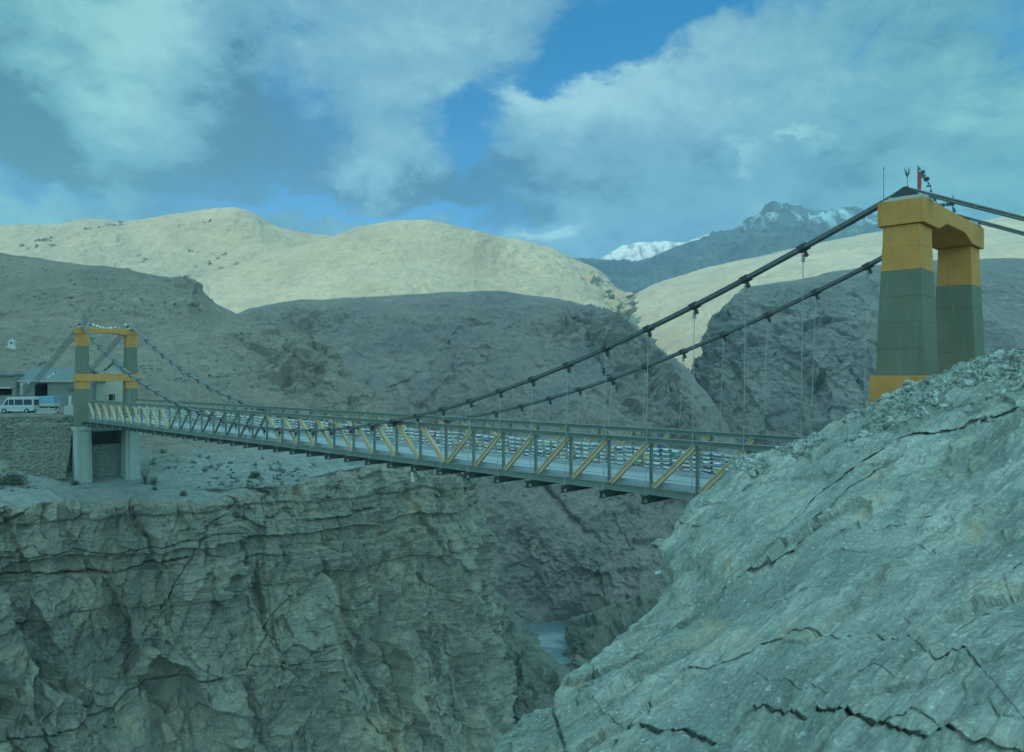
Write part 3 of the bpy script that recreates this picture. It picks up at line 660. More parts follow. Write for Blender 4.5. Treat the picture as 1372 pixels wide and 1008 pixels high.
def tower(name, s, w2, zb, spec, label, pedestal=False):
    root = empty(name, B(s, 0, zb), RZ); tag(root, label, 'bridge tower')
    def sh(z): return z-zb
    zs, sx, sy, bands = spec['zs'], spec['sx'], spec['sy'], spec['bands']
    for w in (0, w2):
        leg_mesh(w, [sh(z) for z in zs], sx, sy, bands).build('leg', [M['green'], M['yellow'], M['concrete']], root, .02)
    c0, c1 = spec['cap']; ex, ey = spec['capx'], spec['capy']
    h = spec['haunch']; a = sy[-1]
    # cap beam: full depth over the legs, shallower between with sloping haunches
    o0, o1 = ey, -w2-ey
    pts = [(o0, sh(c0)), (o0, sh(c1)), (o1, sh(c1)), (o1, sh(c0)), (-w2+a-.02, sh(c0)), (-w2+a+.5, sh(c0)), (-w2+a+1.7, sh(c0)+h), (-a-1.7, sh(c0)+h), (-a-.5, sh(c0)), (-a+.02, sh(c0))]
    b = MB(); b.poly_ext(pts, 'x', -ex, ex); b.build('cap_beam', M['yellow'], root, .03)
    m0, m1 = spec['mid']; ex, ey = spec['midx'], spec['midy']
    b = MB(); b.box(-ex, ex, -w2-ey, ey, sh(m0), sh(m1)); b.build('tie_beam', M['yellow'], root, .03)
    for w in (0, w2):
        sd = MB(); sd.box(-.95, .95, -w-.55, -w+.55, sh(c1), sh(c1)+.18, 0, .06, .06); sd.box(-.7, .7, -w-.42, -w+.42, sh(c1)+.18, sh(c1)+.30, 0, .05, .05)
        so = sd.build('saddle', M['concrete'], root, .01)
        pl = MB()
        for q in (-.36, .36):
            pl.poly_ext([(-.66, sh(c1)+.2), (.66, sh(c1)+.2), (.36, sh(c1)+.48), (.05, sh(c1)+.68), (-.05, sh(c1)+.68), (-.36, sh(c1)+.48)], 'y', -w+q-.03, -w+q+.03)
        pl.build('saddle_plate', M['clamp'], so)
    if pedestal:
        for w in (0, w2):
            p = MB(); z0, z1 = 0, sh(zs[0])
            p.box(-1.25, 1.25, -w-1.15, -w+1.15, z0-2.5, z1-.55, 0, .25, .18)
            p.box(-1.15, 1.15, -w-1.15, -w+1.15, z1-.55, z1, 0)
            p.box(-1.42, -.95, -w-.55, -w+.55, z0-2.5, z1-.7, 0, .22, .02)
            p.build('pedestal', M['concrete'], root, .03)
        p = MB(); p.box(-.8, .8, -w2+1.15, -1.15, sh(zs[0])-.75, sh(zs[0])-.05); p.build('pedestal_beam', M['concrete'], root, .02)
    return root
NT_ = dict(zs=[-13, -9, -5, -3.2, -1.2, 0, 1.2, 2.35, 3.5, 4.66, 5.7, 6.66], bands=[0, 0, 0, 1, 0, 0, 0, 0, 0, 1, 1],
           sx=[1.25, 1.18, 1.10, 1.06, 1.03, 1.00, .96, .92, .87, .82, .78, .75], sy=[1.25, 1.2, 1.14, 1.10, 1.06, 1.03, 1.0, .97, .94, .90, .86, .84],
           cap=(6.66, 7.75), capx=.95, capy=.98, haunch=.38, mid=(-1.2, 0.001), midx=1.18, midy=1.28)
tN = tower('bridge_tower', 0, 8.2, -13, NT_, 'large green concrete portal tower with yellow cap rising behind the near rock slope')
FT_ = dict(zs=[-7.7, -5.6, -3.8, -2.0, -.84, .28, 1.7, 3.1, 4.44, 6.35], bands=[0, 0, 0, 1, 1, 0, 0, 0, 1],
           sx=[.80, .78, .76, .74, .72, .70, .68, .66, .64, .62], sy=[.92, .90, .88, .86, .84, .82, .80, .78, .77, .76],
           cap=(6.35, 7.25), capx=.72, capy=.98, haunch=.15, mid=(-.84, .28), midx=.9, midy=1.0)
tF = tower('bridge_tower', SPAN, 6.9, -17.0, FT_, 'distant green concrete portal tower with two yellow beams on pale pedestals at the far cliff', True)

# ---- the truss span
zr = -7.4
span = empty('bridge_span', B(0, 0, zr), RZ)
tag(span, 'long steel truss bridge deck with yellow braces crossing the gorge', 'bridge')
def Z(z): return z-zr
for w in (0, WF):
    y = -w
    b = MB(); b.ibeam((PS[0], y, Z(ZT)-.15), (PS[-1], y, Z(ZT)-.15), .34, .30, .045); b.build('top_chord', M['steel'], span)
    b = MB(); b.ibeam((PS[0], y, Z(ZB)+.18), (PS[-1], y, Z(ZB)+.21), .32, .42, .045); b.build('bottom_chord', M['steel'], span)
def brace_mesh(y, sa, za, sb, zb_, mat, big):
    b = MB()
    if big: b.ibeam((sa, y, za), (sb, y, zb_), .24, .30, .07)
    else: b.ibeam((sa, y, za), (sb, y, zb_), .16, .20, .05)
    return b
zt, zb = Z(ZT)-.3, Z(ZB)+.36
vm, dm = {}, {}
NP = len(PS)
for w in (0, WF):
    for k, s in enumerate(PS):
        if w not in vm:
            b = MB(); b.ibeam((0, 0, zb), (0, 0, zt), .16, .15, .03, up=(1, 0, 0)); o = b.build('vertical_post', M['steel'], span); vm[w] = o.data
            o.location = (s, -w, 0)
        else:
            o = link_mesh('vertical_post', vm[w], span); o.location = (s, -w, 0)
        if k == NP-1: continue
        # near quarter and third quarter lean one way, the others mirror them
        quarter = (k >= 10)+(k >= 18.5)+(k >= 27)
        lean = quarter in (0, 2)                        # top toward the near bank
        big = quarter in (0, 1, 3)
        key = (lean, big)
        if key not in dm:
            sa, sb = (2.85, .15) if lean else (.15, 2.85)
            b = brace_mesh(0, sa, zb+.02, sb, zt-.02, None, big)
            o = b.build('diagonal_brace', M['diag'] if big else M['diag_dull'], span); dm[key] = o.data
        else:
            o = link_mesh('diagonal_brace', dm[key], span)
        o.location = (s, -w, 0)
fbm_ = None
for s in PS:
    if fbm_ is None:
        b = MB(); b.ibeam((0, .95, Z(ZB)-.235), (0, -WF-.95, Z(ZB)-.235), .24, .46, .035)
        for yy in (.42, -WF-.42): b.box(-.10, .10, yy-.02, yy+.02, Z(ZB)-.42, Z(ZB)-.05)
        o = b.build('floor_beam', M['steel_dark'], span); fbm_ = o.data
    else: o = link_mesh('floor_beam', fbm_, span)
    o.location = (s, 0, 0)
for w in (1.1, 2.6, 4.2, 5.7):
    b = MB(); b.ibeam((PS[0]-1, -w, Z(ZB)+.13), (PS[-1]+1, -w, Z(ZB)+.13), .16, .26, .03); b.build('stringer', M['steel_dark'], span)
b = MB()
for k in range(57):
    s0 = PS[0]-1+k*(PS[-1]-PS[0]+2)/57; s1 = PS[0]-1+(k+1)*(PS[-1]-PS[0]+2)/57
    b.box(s0+.01, s1-.01, -WF+.55, -.55, Z(ZB)+.262, Z(ZB)+.30+.006*(k % 3))
b.build('deck', M['deckplate'], span)
for w, kz in ((.62, .66), (WF-.62, .52)):
    b = MB(); b.box(PS[0]-1, PS[-1]+1, -w-.07, -w+.07, Z(ZB)+.315, Z(ZB)+kz); b.build('kerb', M['deckplate'], span)
for w in (.30, WF-.30):
    for z in (-5.95, -5.4, -4.85):
        b = MB(); b.tube([(PS[0], -w, Z(z)), (PS[-1], -w, Z(z))], .028, 6); b.build('guard_rail', M['deckplate'], span)

# ---- main cables, their clamps and the hangers
ZTOP_N, ZTOP_F, ZMID = 8.38, 7.82, -5.15
def cable_z(s):
    return ZMID+((ZTOP_N if s < MID else ZTOP_F)-ZMID)*((s-MID)/(MID if s < MID else SPAN-MID))**2
def cable_w(near, s):
    return (-.32+.32*max(0, 1-s/6)+.32*max(0, 1-(SPAN-s)/6)) if near else 8.2+(6.9-8.2)*s/SPAN+.25*(1 if 4 < s < 112 else .5)
zc = -13
def bundle(mb, path, nx, nz, r, gapx):
    for i in range(nx):
        for j in range(nz):
            mb.tube([Vector(p)+Vector((0, (i-(nx-1)/2)*gapx, (j-(nz-1)/2)*r*2.0)) for p in path], r, 6)
hang_mesh = {}
cl_mesh = None
for near in (True, False):
    w0 = 0 if near else 8.2
    root = empty('main_cable', B(0, w0, ZTOP_N), RZ)
    tag(root, 'thick dark suspension cable nearest the viewer, passing over the front legs of both towers' if near else 'thick dark suspension cable on the far side, passing over the rear legs of both towers', 'cable')
    ss = np.linspace(0, SPAN, 120)
    path = [(s, -(cable_w(near, s)-w0), cable_z(s)-ZTOP_N) for s in ss]
    b = MB(); bundle(b, path, 4, 2, .055, .115); b.build('wire_bundle', M['cable'], root)
    e = Vector((0, 0, 0)); f = Vector((-27, 0, -.43*27))
    b = MB(); bundle(b, [e+Vector((.0, 0, 0)), e+(f-e)*.3+Vector((0, 0, -.12)), e+(f-e)*.7+Vector((0, 0, -.12)), f], 2, 2, .055, .11); b.build('backstay', M['cable'], root)
    wF = 0 if near else 6.9
    e = Vector((SPAN, -(wF-w0), ZTOP_F-ZTOP_N)); f = e+Vector((38, 0, -.345*38))
    b = MB(); bundle(b, [e, e+(f-e)*.5+Vector((0, 0, -.15)), f], 5, 1, .06, .24); b.build('backstay', M['rod'], root)
    for k, s in enumerate(PS[1:-1]):
        z = cable_z(s); w = cable_w(near, s)
        dz = cable_z(s+.5)-cable_z(s-.5) if 1 < s < SPAN-1 else 0
        if cl_mesh is None:
            b = MB(); b.box(-.26, .26, -.255, .255, .113, .140, 0, .03, .03); b.box(-.26, .26, -.255, .255, -.140, -.113, 0)
            b.box(-.16, .16, -.27, -.245, -.12, .12); b.box(-.16, .16, .245, .27, -.12, .12)
            b.box(-.07, .07, -.09, .09, -.48, -.20)
            o = b.build('cable_clamp', M['clamp'], root); cl_mesh = o.data
        else: o = link_mesh('cable_clamp', cl_mesh, root)
        o.location = (s, -(w-w0), z-ZTOP_N); o.rotation_euler = (0, -math.atan(dz), 0)
        # hanger: from the clamp down to the end of the floor beam
        wb = -.62 if near else WF+.62
        top = z-.42; bot = ZB-.30
        if top-bot < .9: continue
        hr = empty('hanger', B(s, wb, bot), RZ)
        side = 'nearer' if near else 'farther'
        tag(hr, f'thin steel hanger rod, {ordinal(k+1)} from the big near tower on the {side} suspension cable', 'hanger rod', f'hanger rods below the {side} suspension cable')
        dy = -(w-wb)
        b = MB(); b.tube([(0, 0, 0), (0, dy, top-bot)], .023, 6); b.build('rod', M['rod'], hr)
        b = MB(); b.box(-.06, .06, dy-.07, dy+.07, top-bot-.28, top-bot+.10); b.build('shackle', M['rod'], hr)
        b = MB(); b.box(-.09, .09, -.09, .09, -.10, .05); b.tube([(0, 0, -.22), (0, 0, -.09)], .05, 6); b.build('anchor_nut', M['rod'], hr)
        if top-bot > 6:
            q = .42; b = MB(); b.tube([(0, dy*q, (top-bot)*q-.35), (0, dy*q, (top-bot)*q+.35)], .062, 6); b.build('turnbuckle', M['diag_dull'], hr)

# ---- prayer flags along the far railing
flagcols = {'blue': (.08, .14, .28), 'white': (.56, .58, .57), 'red': (.28, .10, .11), 'green': (.09, .24, .17), 'yellow': (.42, .39, .16), 'dark': (.07, .11, .16), 'grey': (.18, .22, .24)}
FM = {k: paint(k+'_flag_cloth', c, .12, .9, 3) for k, c in flagcols.items()}
FM['head'] = paint('white_flag_heading', (.70, .72, .72), .1, .9, 3)
def flag_mesh(colour, w, h, seed, head=.40):
    b = MB(); r = random.Random(seed); n = 5
    rows_ = [0, -h*head, -h*.7, -h]
    ph = r.uniform(0, 6)
    V = [[(w*(i/(n-1)-.5), .05*math.sin(ph+i*1.3)*(-z/h)+.02*r.uniform(-1, 1)*(z != 0), z*(1+.06*r.uniform(-1, 1))) for i in range(n)] for z in rows_]
    vs = [p for q in V for p in q]
    for j in range(3):
        b.add(vs, [(j*n+i, j*n+i+1, (j+1)*n+i+1, (j+1)*n+i) for i in range(n-1)], 0 if j == 0 else 1)
    o = b.build('prayer_flag', [FM['head'], FM[colour]])
    me = o.data; bpy.data.objects.remove(o)
    md = me
    return md
small = [flag_mesh(c, .50, .27, i) for i, c in enumerate(['grey', 'dark', 'grey', 'green', 'blue', 'grey', 'dark', 'grey', 'yellow', 'grey', 'blue', 'grey', 'dark', 'red'])]
large = [flag_mesh(c, .56, .36, 50+i, .12) for i, c in enumerate(['white', 'blue', 'white', 'dark', 'green', 'white', 'dark', 'yellow', 'white', 'red'])]
rowname = ['lowest row', 'second row up', 'third row up', 'fourth row up', 'fifth row up', 'topmost row']
rowz = [-6.16, -5.98, -5.70, -5.42, -5.12, -4.84]
for ri, z in enumerate(rowz):
    for half in (0, 1):
        r = random.Random(ri*10+half)
        s0, s1 = (2.2, 57.0) if half == 0 else (57.6, 112.0)
        def zz(s): return z-.07*(1-((s-PS[0]) % 3.0-1.5)**2/2.25)+.03*math.sin(s*.9+ri)
        wy = -(WF-.42-.03*ri)
        root = empty('prayer_flag_string', B(s0, -wy, z), RZ)
        tag(root, f"string of small prayer flags, {rowname[ri]}, {'near tower end' if half == 0 else 'distant tower end'} of the bridge", 'prayer flags', 'prayer flag strings along the bridge railing')
        b = MB(); b.tube([(s-s0, 0, zz(s)-z) for s in np.arange(s0, s1, .75)], .012, 4); b.build('cord', FM['head'], root)
        s = s0+.3
        while s < s1:
            if r.random() > .07:
                o = link_mesh('prayer_flag', r.choice(large if ri == 0 else small), root)
                o.location = (s-s0, 0, zz(s)-z); o.rotation_euler = (r.uniform(-.35, .35), r.uniform(-.08, .08), r.uniform(-.12, .12))
                o.scale = (r.uniform(.85, 1.12), 1, r.uniform(.85, 1.15))
            s += .75 if ri else .72
def cloth(name, loc, w, h, mat, label, wob=.06, rz=RZ, cat='cloth'):
    """a hanging cloth that widens and folds toward its hem"""
    nu, nv = 18, 12
    top, bot = [], []
    b = MB(); vs = []
    for j in range(nv):
        t = j/(nv-1)
        for i in range(nu):
            a = 2*math.pi*i/nu
            rr = w*(.35+.65*t)*(1+.25*math.sin(3*a+2*t))
            vs.append((rr*math.cos(a)*.5, rr*math.sin(a)*.22+wob*math.sin(5*t), -h*t*(1+.05*math.sin(2*a))))
    fs = [(j*nu+i, j*nu+(i+1) % nu, (j+1)*nu+(i+1) % nu, (j+1)*nu+i) for j in range(nv-1) for i in range(nu)]
    b.add(vs, fs, 0, True); b.add(vs, [tuple(range(nu)), tuple(range((nv-1)*nu, nv*nu))])
    o = b.build(name, mat); o.location = loc; o.rotation_euler = (0, 0, rz)
    tag(o, label, cat); return o
cloth('hanging_cloth', B(11.45, WF-.28, -3.9), .42, 1.35, FM['blue'], 'blue cloth tied under the far top chord near the middle of the near half')
cloth('hanging_cloth', B(6.2, WF-.28, -3.9), .38, 1.9, FM['green'], 'long green cloth hanging beside a post near the near bank')
cloth('hanging_cloth', B(51.0, WF-.28, -3.9), .9, 1.8, FM['green'], 'green cloth hanging from the far truss near the low point of the cable')
cloth('hanging_cloth', B(41.0, WF-.28, -3.9), .7, 1.5, FM['red'], 'dark red cloth hanging from the far truss left of the bridge middle')
cloth('hanging_cloth', B(17.4, WF-.28, -4.0), .36, 1.4, FM['blue'], 'dark blue cloth hanging from the far truss where the yellow braces change direction')
cloth('hanging_cloth', B(PS[11]+.05, -.75, ZB-.30), .30, .95, FM['white'], 'white cloth tied to the end of a floor beam below the deck', .03)

# ---- things on top of the towers
def mast(name, loc, h, r, mat, label, cat, extra=None, rz=RZ):
    root = empty(name, loc, rz); tag(root, label, cat)
    b = MB(); b.tube([(0, 0, 0), (0, 0, h)], [r, r*.7], 8); b.build('pole', mat, root)
    b = MB(); b.box(-r*3, r*3, -r*3, r*3, -.01, .06); b.build('base_plate', mat, root)
    if extra: extra(root)
    return root
CZ = 7.75
def tip(root):
    b = MB(); b.tube([(0, 0, 1.55), (0, 0, 1.66)], [.03, .005], 6); b.build('spike', M['clamp'], root)
mast('lightning_rod', B(.80, -.62, CZ), 1.6, .014, M['clamp'], 'thin lightning rod at the left corner of the near tower cap', 'lightning rod', tip)
def trident(root):
    for dx in (-.07, -.03, .035, .08):
        b = MB(); b.tube([(0, 0, .45), (dx*.7, dx*.5, .62), (dx*1.6, dx, .92)], [.012, .02, .006], 6); b.build('prong', M['clamp'], root)
mast('trident', B(0, 0, CZ+.70), .5, .014, M['clamp'], 'small dark trident finial on the peak of the near tower saddle', 'finial', trident)
def redflag(root):
    b = MB(); n = 14; vs = []
    for i in range(n):
        t = i/(n-1); z = 1.58-t*1.18
        w = .10+.16*math.sin(min(1, t*1.1)*math.pi*.9)
        for k in range(4):
            q = k/3; vs.append((-.03-.0*q, -.03-w*q, z-.1*q*(1-t)+.02*math.sin(k*2+i)))
            vs[-1] = (vs[-1][0]+.04*math.sin(q*4+t*3), vs[-1][1], vs[-1][2])
    b.add(vs, [(i*4+k, i*4+k+1, (i+1)*4+k+1, (i+1)*4+k) for i in range(n-1) for k in range(3)], 0, True)
    o = b.build('flag', M['red'], root); sm = o.modifiers.new('Solid', 'SOLIDIFY'); sm.thickness = .012
mast('flagpole', B(-.25, .62, CZ), 1.75, .02, M['clamp'], 'short flagpole with a furled red flag on the near tower cap', 'flagpole', redflag)
def tassel(root):
    for i in range(9):
        r = random.Random(i); c = ['dark', 'green', 'dark', 'blue', 'red', 'dark', 'green', 'dark', 'dark'][i]
        b = MB(); a = r.uniform(0, 6.28); z = 1.25-.13*i*.8; w = .16
        p = Vector((0, 0, z)); q = Vector((math.cos(a)*w, math.sin(a)*w, z-.16)); q2 = Vector((math.cos(a+.5)*w*.9, math.sin(a+.5)*w*.9, z-.26))
        b.add([p+Vector((0, 0, .06)), q, q2, p-Vector((0, 0, .12))], [(0, 1, 2, 3)]); b.build('prayer_flag', FM[c], root)
mast('flag_pole', B(-.25, 6.2, CZ), 1.35, .03, M['clamp'], 'dark pole wrapped in prayer flags at the rear end of the near tower cap', 'flagpole', tassel)
def garland(name, pts, n, mesh_sizes, cols, label, seed, scale=1.0):
    P = np.array(pts, float); s = np.concatenate([[0], np.cumsum(np.linalg.norm(np.diff(P, axis=0), axis=1))])
    root = empty(name, P[0]); tag(root, label, 'prayer flags')
    u = np.linspace(0, s[-1], max(30, n*2)); C = hermite(u, s, P)-P[0]
    b = MB(); b.tube([tuple(c) for c in C], .010*scale, 4); b.build('cord', M['clamp'], root)
    r = random.Random(seed)
    for i in range(n):
        c = hermite(np.array([s[-1]*(i+.5)/n]), s, P)[0]-P[0]
        o = link_mesh('prayer_flag', r.choice(cols), root); o.location = tuple(c)
        o.rotation_euler = (r.uniform(-.7, .7), r.uniform(-.6, .6), r.uniform(0, 3)); k = r.uniform(.75, 1.2)*mesh_sizes; o.scale = (k, k, k)
    return root
darkset = [flag_mesh(c, .34, .26, 80+i, .08) for i, c in enumerate(['dark', 'green', 'dark', 'blue', 'dark', 'red', 'dark'])]
paleset = [flag_mesh(c, .5, .4, 90+i, .08) for i, c in enumerate(['white', 'white', 'blue', 'white'])]
garland('prayer_flag_string', [B(-.25, .62, CZ+1.75), B(-.4, 1.6, CZ+1.15), B(-.5, 2.7, CZ+.28), B(-.4, 3.0, CZ+.35), B(-.3, 4.2, CZ+.62), B(-.25, 5.2, CZ+.85), B(-.25, 6.2, CZ+1.0)], 26, .62, darkset, 'dark string of prayer flags sagging between the two poles on the near tower', 4)
garland('prayer_flag_string', [B(SPAN, .3, 8.4), B(SPAN, 1.6, 7.85), B(SPAN, 3.4, 7.45), B(SPAN, 5.2, 7.75), B(SPAN, 6.4, 8.3)], 12, .62, paleset, 'white string of prayer flags along the top of the distant tower', 5)
cloth('hanging_cloth', B(SPAN-.1, .2, 8.95), .6, .9, FM['blue'], 'small blue flag bundled on the left end of the distant tower cap', .05)
flagd = [(-.0, 0)]
a0, a1 = at(27, 514, 138.5), at(78, 497, 137)
garland('prayer_flag_string', [a0, ((a0[0]+a1[0])/2, 137.8, (a0[2]+a1[2])/2-.5), a1], 22, .7, paleset, 'white string of prayer flags across the front of the stone building', 6)

# ================================================================== THE FAR BANK
def ground_at(P, px, py, margin=0):
    gx_, gy_ = pix(P); d = (gx_-px)**2+(gy_-py)**2
    i = np.unravel_index(np.argmin(d), d.shape); return Vector([float(t) for t in P[i]])
# ---- stone walls
def masonry(name, c0, c1, scale=.9):
    m, T = new_mat(name); pos = T.n('ShaderNodeTexCoord').outputs['Object']
    w = T.vmath('ADD', pos, T.vmath('SCALE', T.noise(pos, 1.2, 3, .5, col=True), sc=.25))
    v = T.n('ShaderNodeTexVoronoi', feature='F1'); T.set(v, 'Vector', T.mapping(w, sc=(1, 1, 1.7))); T.set(v, 'Scale', scale*2)
    e = T.ramp(T.voro(T.mapping(w, sc=(1, 1, 1.7)), scale*2, 'DISTANCE_TO_EDGE'), .02, .10)
    sp = T.n('ShaderNodeSeparateColor'); T.set(sp, 0, v.outputs['Color'])
    c = T.mix(sp.outputs[0], c0, c1); c = T.mix(T.math('MULTIPLY_ADD', e, .6, .4), (.08, .085, .07), c)
    f = T.noise(pos, 9, 5, .7)
    c = T.mix(1.0, c, T.math('MULTIPLY_ADD', f, .9, .55), 'MULTIPLY')
    finish(T, c, .9, T.math('ADD', e, T.math('MULTIPLY', f, .4)), .7, .08)
    return m
M['stone'] = masonry('dry_stone_wall', (.145, .145, .118), (.225, .215, .18), 1.5)
M['rubble'] = masonry('rubble_stone_wall', (.22, .235, .20), (.28, .29, .25), 1.2)
def stone_wall(name, base0, base1, h, lean, thick, mat, label, tiers=1, nu=220, nv=60, amp=.12):
    b0, b1 = np.array(base0, float), np.array(base1, float)
    along = b1-b0; L = np.linalg.norm(along[:2]); nrm = np.array([along[1], -along[0], 0])/L
    if nrm[1] > 0: nrm = -nrm
    prof = []                                               # (outward, height) outline: foot, tiers up, top, back
    for t in range(tiers):
        o = lean*(1-t/tiers); o2 = lean*(1-(t+.6)/tiers)
        prof += [(o, h*t/tiers), (o2, h*(t+1)/tiers-.02)]
    prof += [(-thick, h), (-thick, 0)]
    pr = np.array(prof); s = np.concatenate([[0], np.cumsum(np.linalg.norm(np.diff(pr, axis=0), axis=1))])
    v = np.linspace(0, s[-1], nv); a = np.interp(v, s, pr[:, 0]); z = np.interp(v, s, pr[:, 1])
    u = np.linspace(0, 1, nu)
    P = b0[None, None]+along[None, None]*u[None, :, None]+nrm[None, None]*a[:, None, None]+np.array([0, 0, 1.])[None, None]*z[:, None, None]
    d1, d2, cid = voro(P/np.array([.55, .55, .34]))
    P = P+nrm*((cid-.5)*amp-.10*(1-sstep(0, .12, d2-d1))+fbm(P/4, 3)*.25)[..., None]
    P[..., 2] += (fbm(P/1.5+4, 3)*.16)*(z[:, None] > h*.9)
    o = grid_obj(name, P, mat, False); tag(o, label, 'wall'); return o
stone_wall('retaining_wall', (-116, 116.2, -15.4), (-66.0, 117.0, -15.4), 9.25, 1.2, 3.0, M['stone'], 'rough dry stone retaining wall holding up the road left of the distant tower', 1, 420, 90, .30)
stone_wall('retaining_wall', (-75.0, 115.2, -15.4), (-66.4, 115.8, -15.4), 8.2, 2.4, 2.4, M['stone'], 'stepped stone revetment in four low tiers beside the distant tower', 4, 120, 90, .16)
# abutment behind the pedestals
root = empty('abutment', B(SPAN+1.9, 3.45, -17), RZ); tag(root, 'stone abutment under the bridge end between the pale pedestals', 'abutment')
b = MB(); b.box(-.2, 5, -3.6, 3.6, -2, 6.3); b.build('back_wall', M['rubble'], root)
b = MB(); b.box(-4.2, 6, -3.1, 3.1, 9.45, 10.15); b.build('approach_slab', M['concrete'], root, .03)
b = MB(); b.box(-.3, 5, -3.7, -3.0, 6.1, 9.45); b.box(-.3, 5, 3.0, 3.7, 6.1, 9.45); b.box(4, 5, -3.0, 3.0, 6.1, 9.45); b.build('side_wall', M['rubble'], root)

# ---- the stone building, the hut, the shed
M['wall_pale'] = paint('pale_stone_building', (.165, .17, .155), .25, .9, .5, (.19, .21, .19))
M['roofblue'] = paint('blue_grey_metal_roof', (.115, .145, .15), .2, .7, .6, (.12, .14, .13))
M['mud'] = paint('mud_plaster', (.36, .34, .27), .15, .9, .6)
M['wood'] = paint('dark_wood', (.10, .08, .06), .2, .8)
bl = at(27, 550, 141); br = at(101, 550, 141)
root = empty('stone_building', ((bl[0]+br[0])/2, 141, -6.4), 0); tag(root, 'long stone building with one dark doorway and blue grey roof behind the van', 'building')
hx = (br[0]-bl[0])/2; H = 5.4
ox0, ox1 = at(46.5, 0, 141)[0]-root.location.x, at(64, 0, 141)[0]-root.location.x
oz0, oz1 = at(0, 531, 141)[2]+6.4, at(0, 514, 141)[2]+6.4
b = MB(); b.box(-hx, ox0, 0, .5, -1, H); b.box(ox1, hx, 0, .5, -1, H); b.box(ox0, ox1, 0, .5, oz1, H); b.box(ox0, ox1, 0, .5, -1, oz0)
b.box(-hx, -hx+.5, .5, 8, -1, H); b.box(hx-.5, hx, .5, 8, -1, H); b.box(-hx+.5, hx-.5, 7.5, 8, -1, H)
b.build('wall', M['wall_pale'], root)
b = MB(); b.box(ox0-.14, ox0, -.06, .3, oz0, oz1); b.box(ox1, ox1+.14, -.06, .3, oz0, oz1); b.box(ox0-.25, ox1+.25, -.07, .3, oz1, oz1+.22); b.build('door_frame', M['wall_pale'], root)
b = MB(); b.box(ox0, ox1, 3.2, 3.3, oz0, oz1); b.build('doorway_panel', M['black'], root)  # black sheet set deep inside, painting the doorway's interior shade; no door leaf
b = MB(); b.poly_ext([(-.5, H-.15), (-.5, H+.1), (4, H+2.45), (8.5, H+1.1), (8.5, H+.85), (4, H+2.2)], 'x', -hx-.4, hx+.4)
ro = b.build('roof', M['roofblue'], root)
b = MB(); b.box(-hx-.4, hx+.4, -.56, -.5, H-.2, H+.16); b.build('fascia', M['rod'], ro)
b = MB(); b.box(-hx-.02, -hx+.6, -.12, 0, -1, H-.2); b.build('pilaster', M['mud'], root)
b = MB()
for x_ in (-hx, hx-.4): b.poly_ext([(0.05, H), (4, H+2.15), (7.9, H+.8), (7.9, H)], 'x', x_, x_+.4)
b.build('gable', M['wall_pale'], root)
# left annex
al = at(-75, 550, 140); ar = at(20.5, 550, 140)
root = empty('annex_building', ((al[0]+ar[0])/2, 140, -6.4), 0); tag(root, 'lower stone building at the left edge with a dark wide opening', 'building')
hx2 = (ar[0]-al[0])/2; p0, p1 = at(-40, 0, 140)[0]-root.location.x, at(16, 0, 140)[0]-root.location.x
z0_, z1_ = at(0, 530, 140)[2]+6.4, at(0, 521, 140)[2]+6.4
b = MB(); b.box(-hx2, p0, 0, .5, -1, 6.4); b.box(p1, hx2, 0, .5, -1, 6.4); b.box(p0, p1, 0, .5, z1_, 6.4); b.box(p0, p1, 0, .5, -1, z0_); b.box(hx2-.4, hx2, .5, 7, -1, 6.4); b.box(-hx2, hx2, 7, 7.4, -1, 6.4); b.build('wall', M['wall_pale'], root)
b = MB(); b.box(p0, p1, 2.6, 2.7, z0_, z1_); b.build('window', M['black'], root)  # black sheet behind the wide opening, painted for its shaded inside
b = MB(); b.box(-hx2-.3, hx2+.1, -.5, 7.6, 6.4, 6.75); b.build('roof', M['roofblue'], root, .03)
b = MB(); b.box(p0-.2, p1+.2, -.7, 0, z1_+.05, z1_+.30); b.build('lintel', M['mud'], root)
# hut between the legs of the far tower
hl = at(119, 550, 148); hr_ = at(164, 550, 148)
root = empty('hut', ((hl[0]+hr_[0])/2, 148, -6), 0); tag(root, 'small mud plastered hut with a pale gable seen between the distant tower legs', 'hut')
hw = (hr_[0]-hl[0])/2
b = MB(); b.box(-hw, hw, 0, 6, -2, 4.6); b.poly_ext([(0, 4.6), (hw, 4.6), (hw, 7.0), (hw*.45, 8.3), (0, 7.0)], 'y', .05, 5.9); b.build('wall', M['mud'], root)
b = MB(); b.box(-hw-.3, 0, -.3, 6.2, 4.6, 4.9); b.poly_ext([(-.25, 6.95), (hw*.45, 8.42), (hw+.3, 6.95), (hw+.3, 7.2), (hw*.45, 8.66), (-.25, 7.2)], 'y', -.3, 6.2); b.build('roof', M['roofblue'], root)
b = MB(); b.box(-hw+.5, -hw+2.6, -.08, .05, -1.5, 3.4); b.build('doorway_panel', M['concrete'], root)
b = MB(); b.box(hw*.2, hw*.55, -.06, .05, 1.2, 2.4); b.build('window', M['black'], root)  # flat black panel in place of a shaded window opening
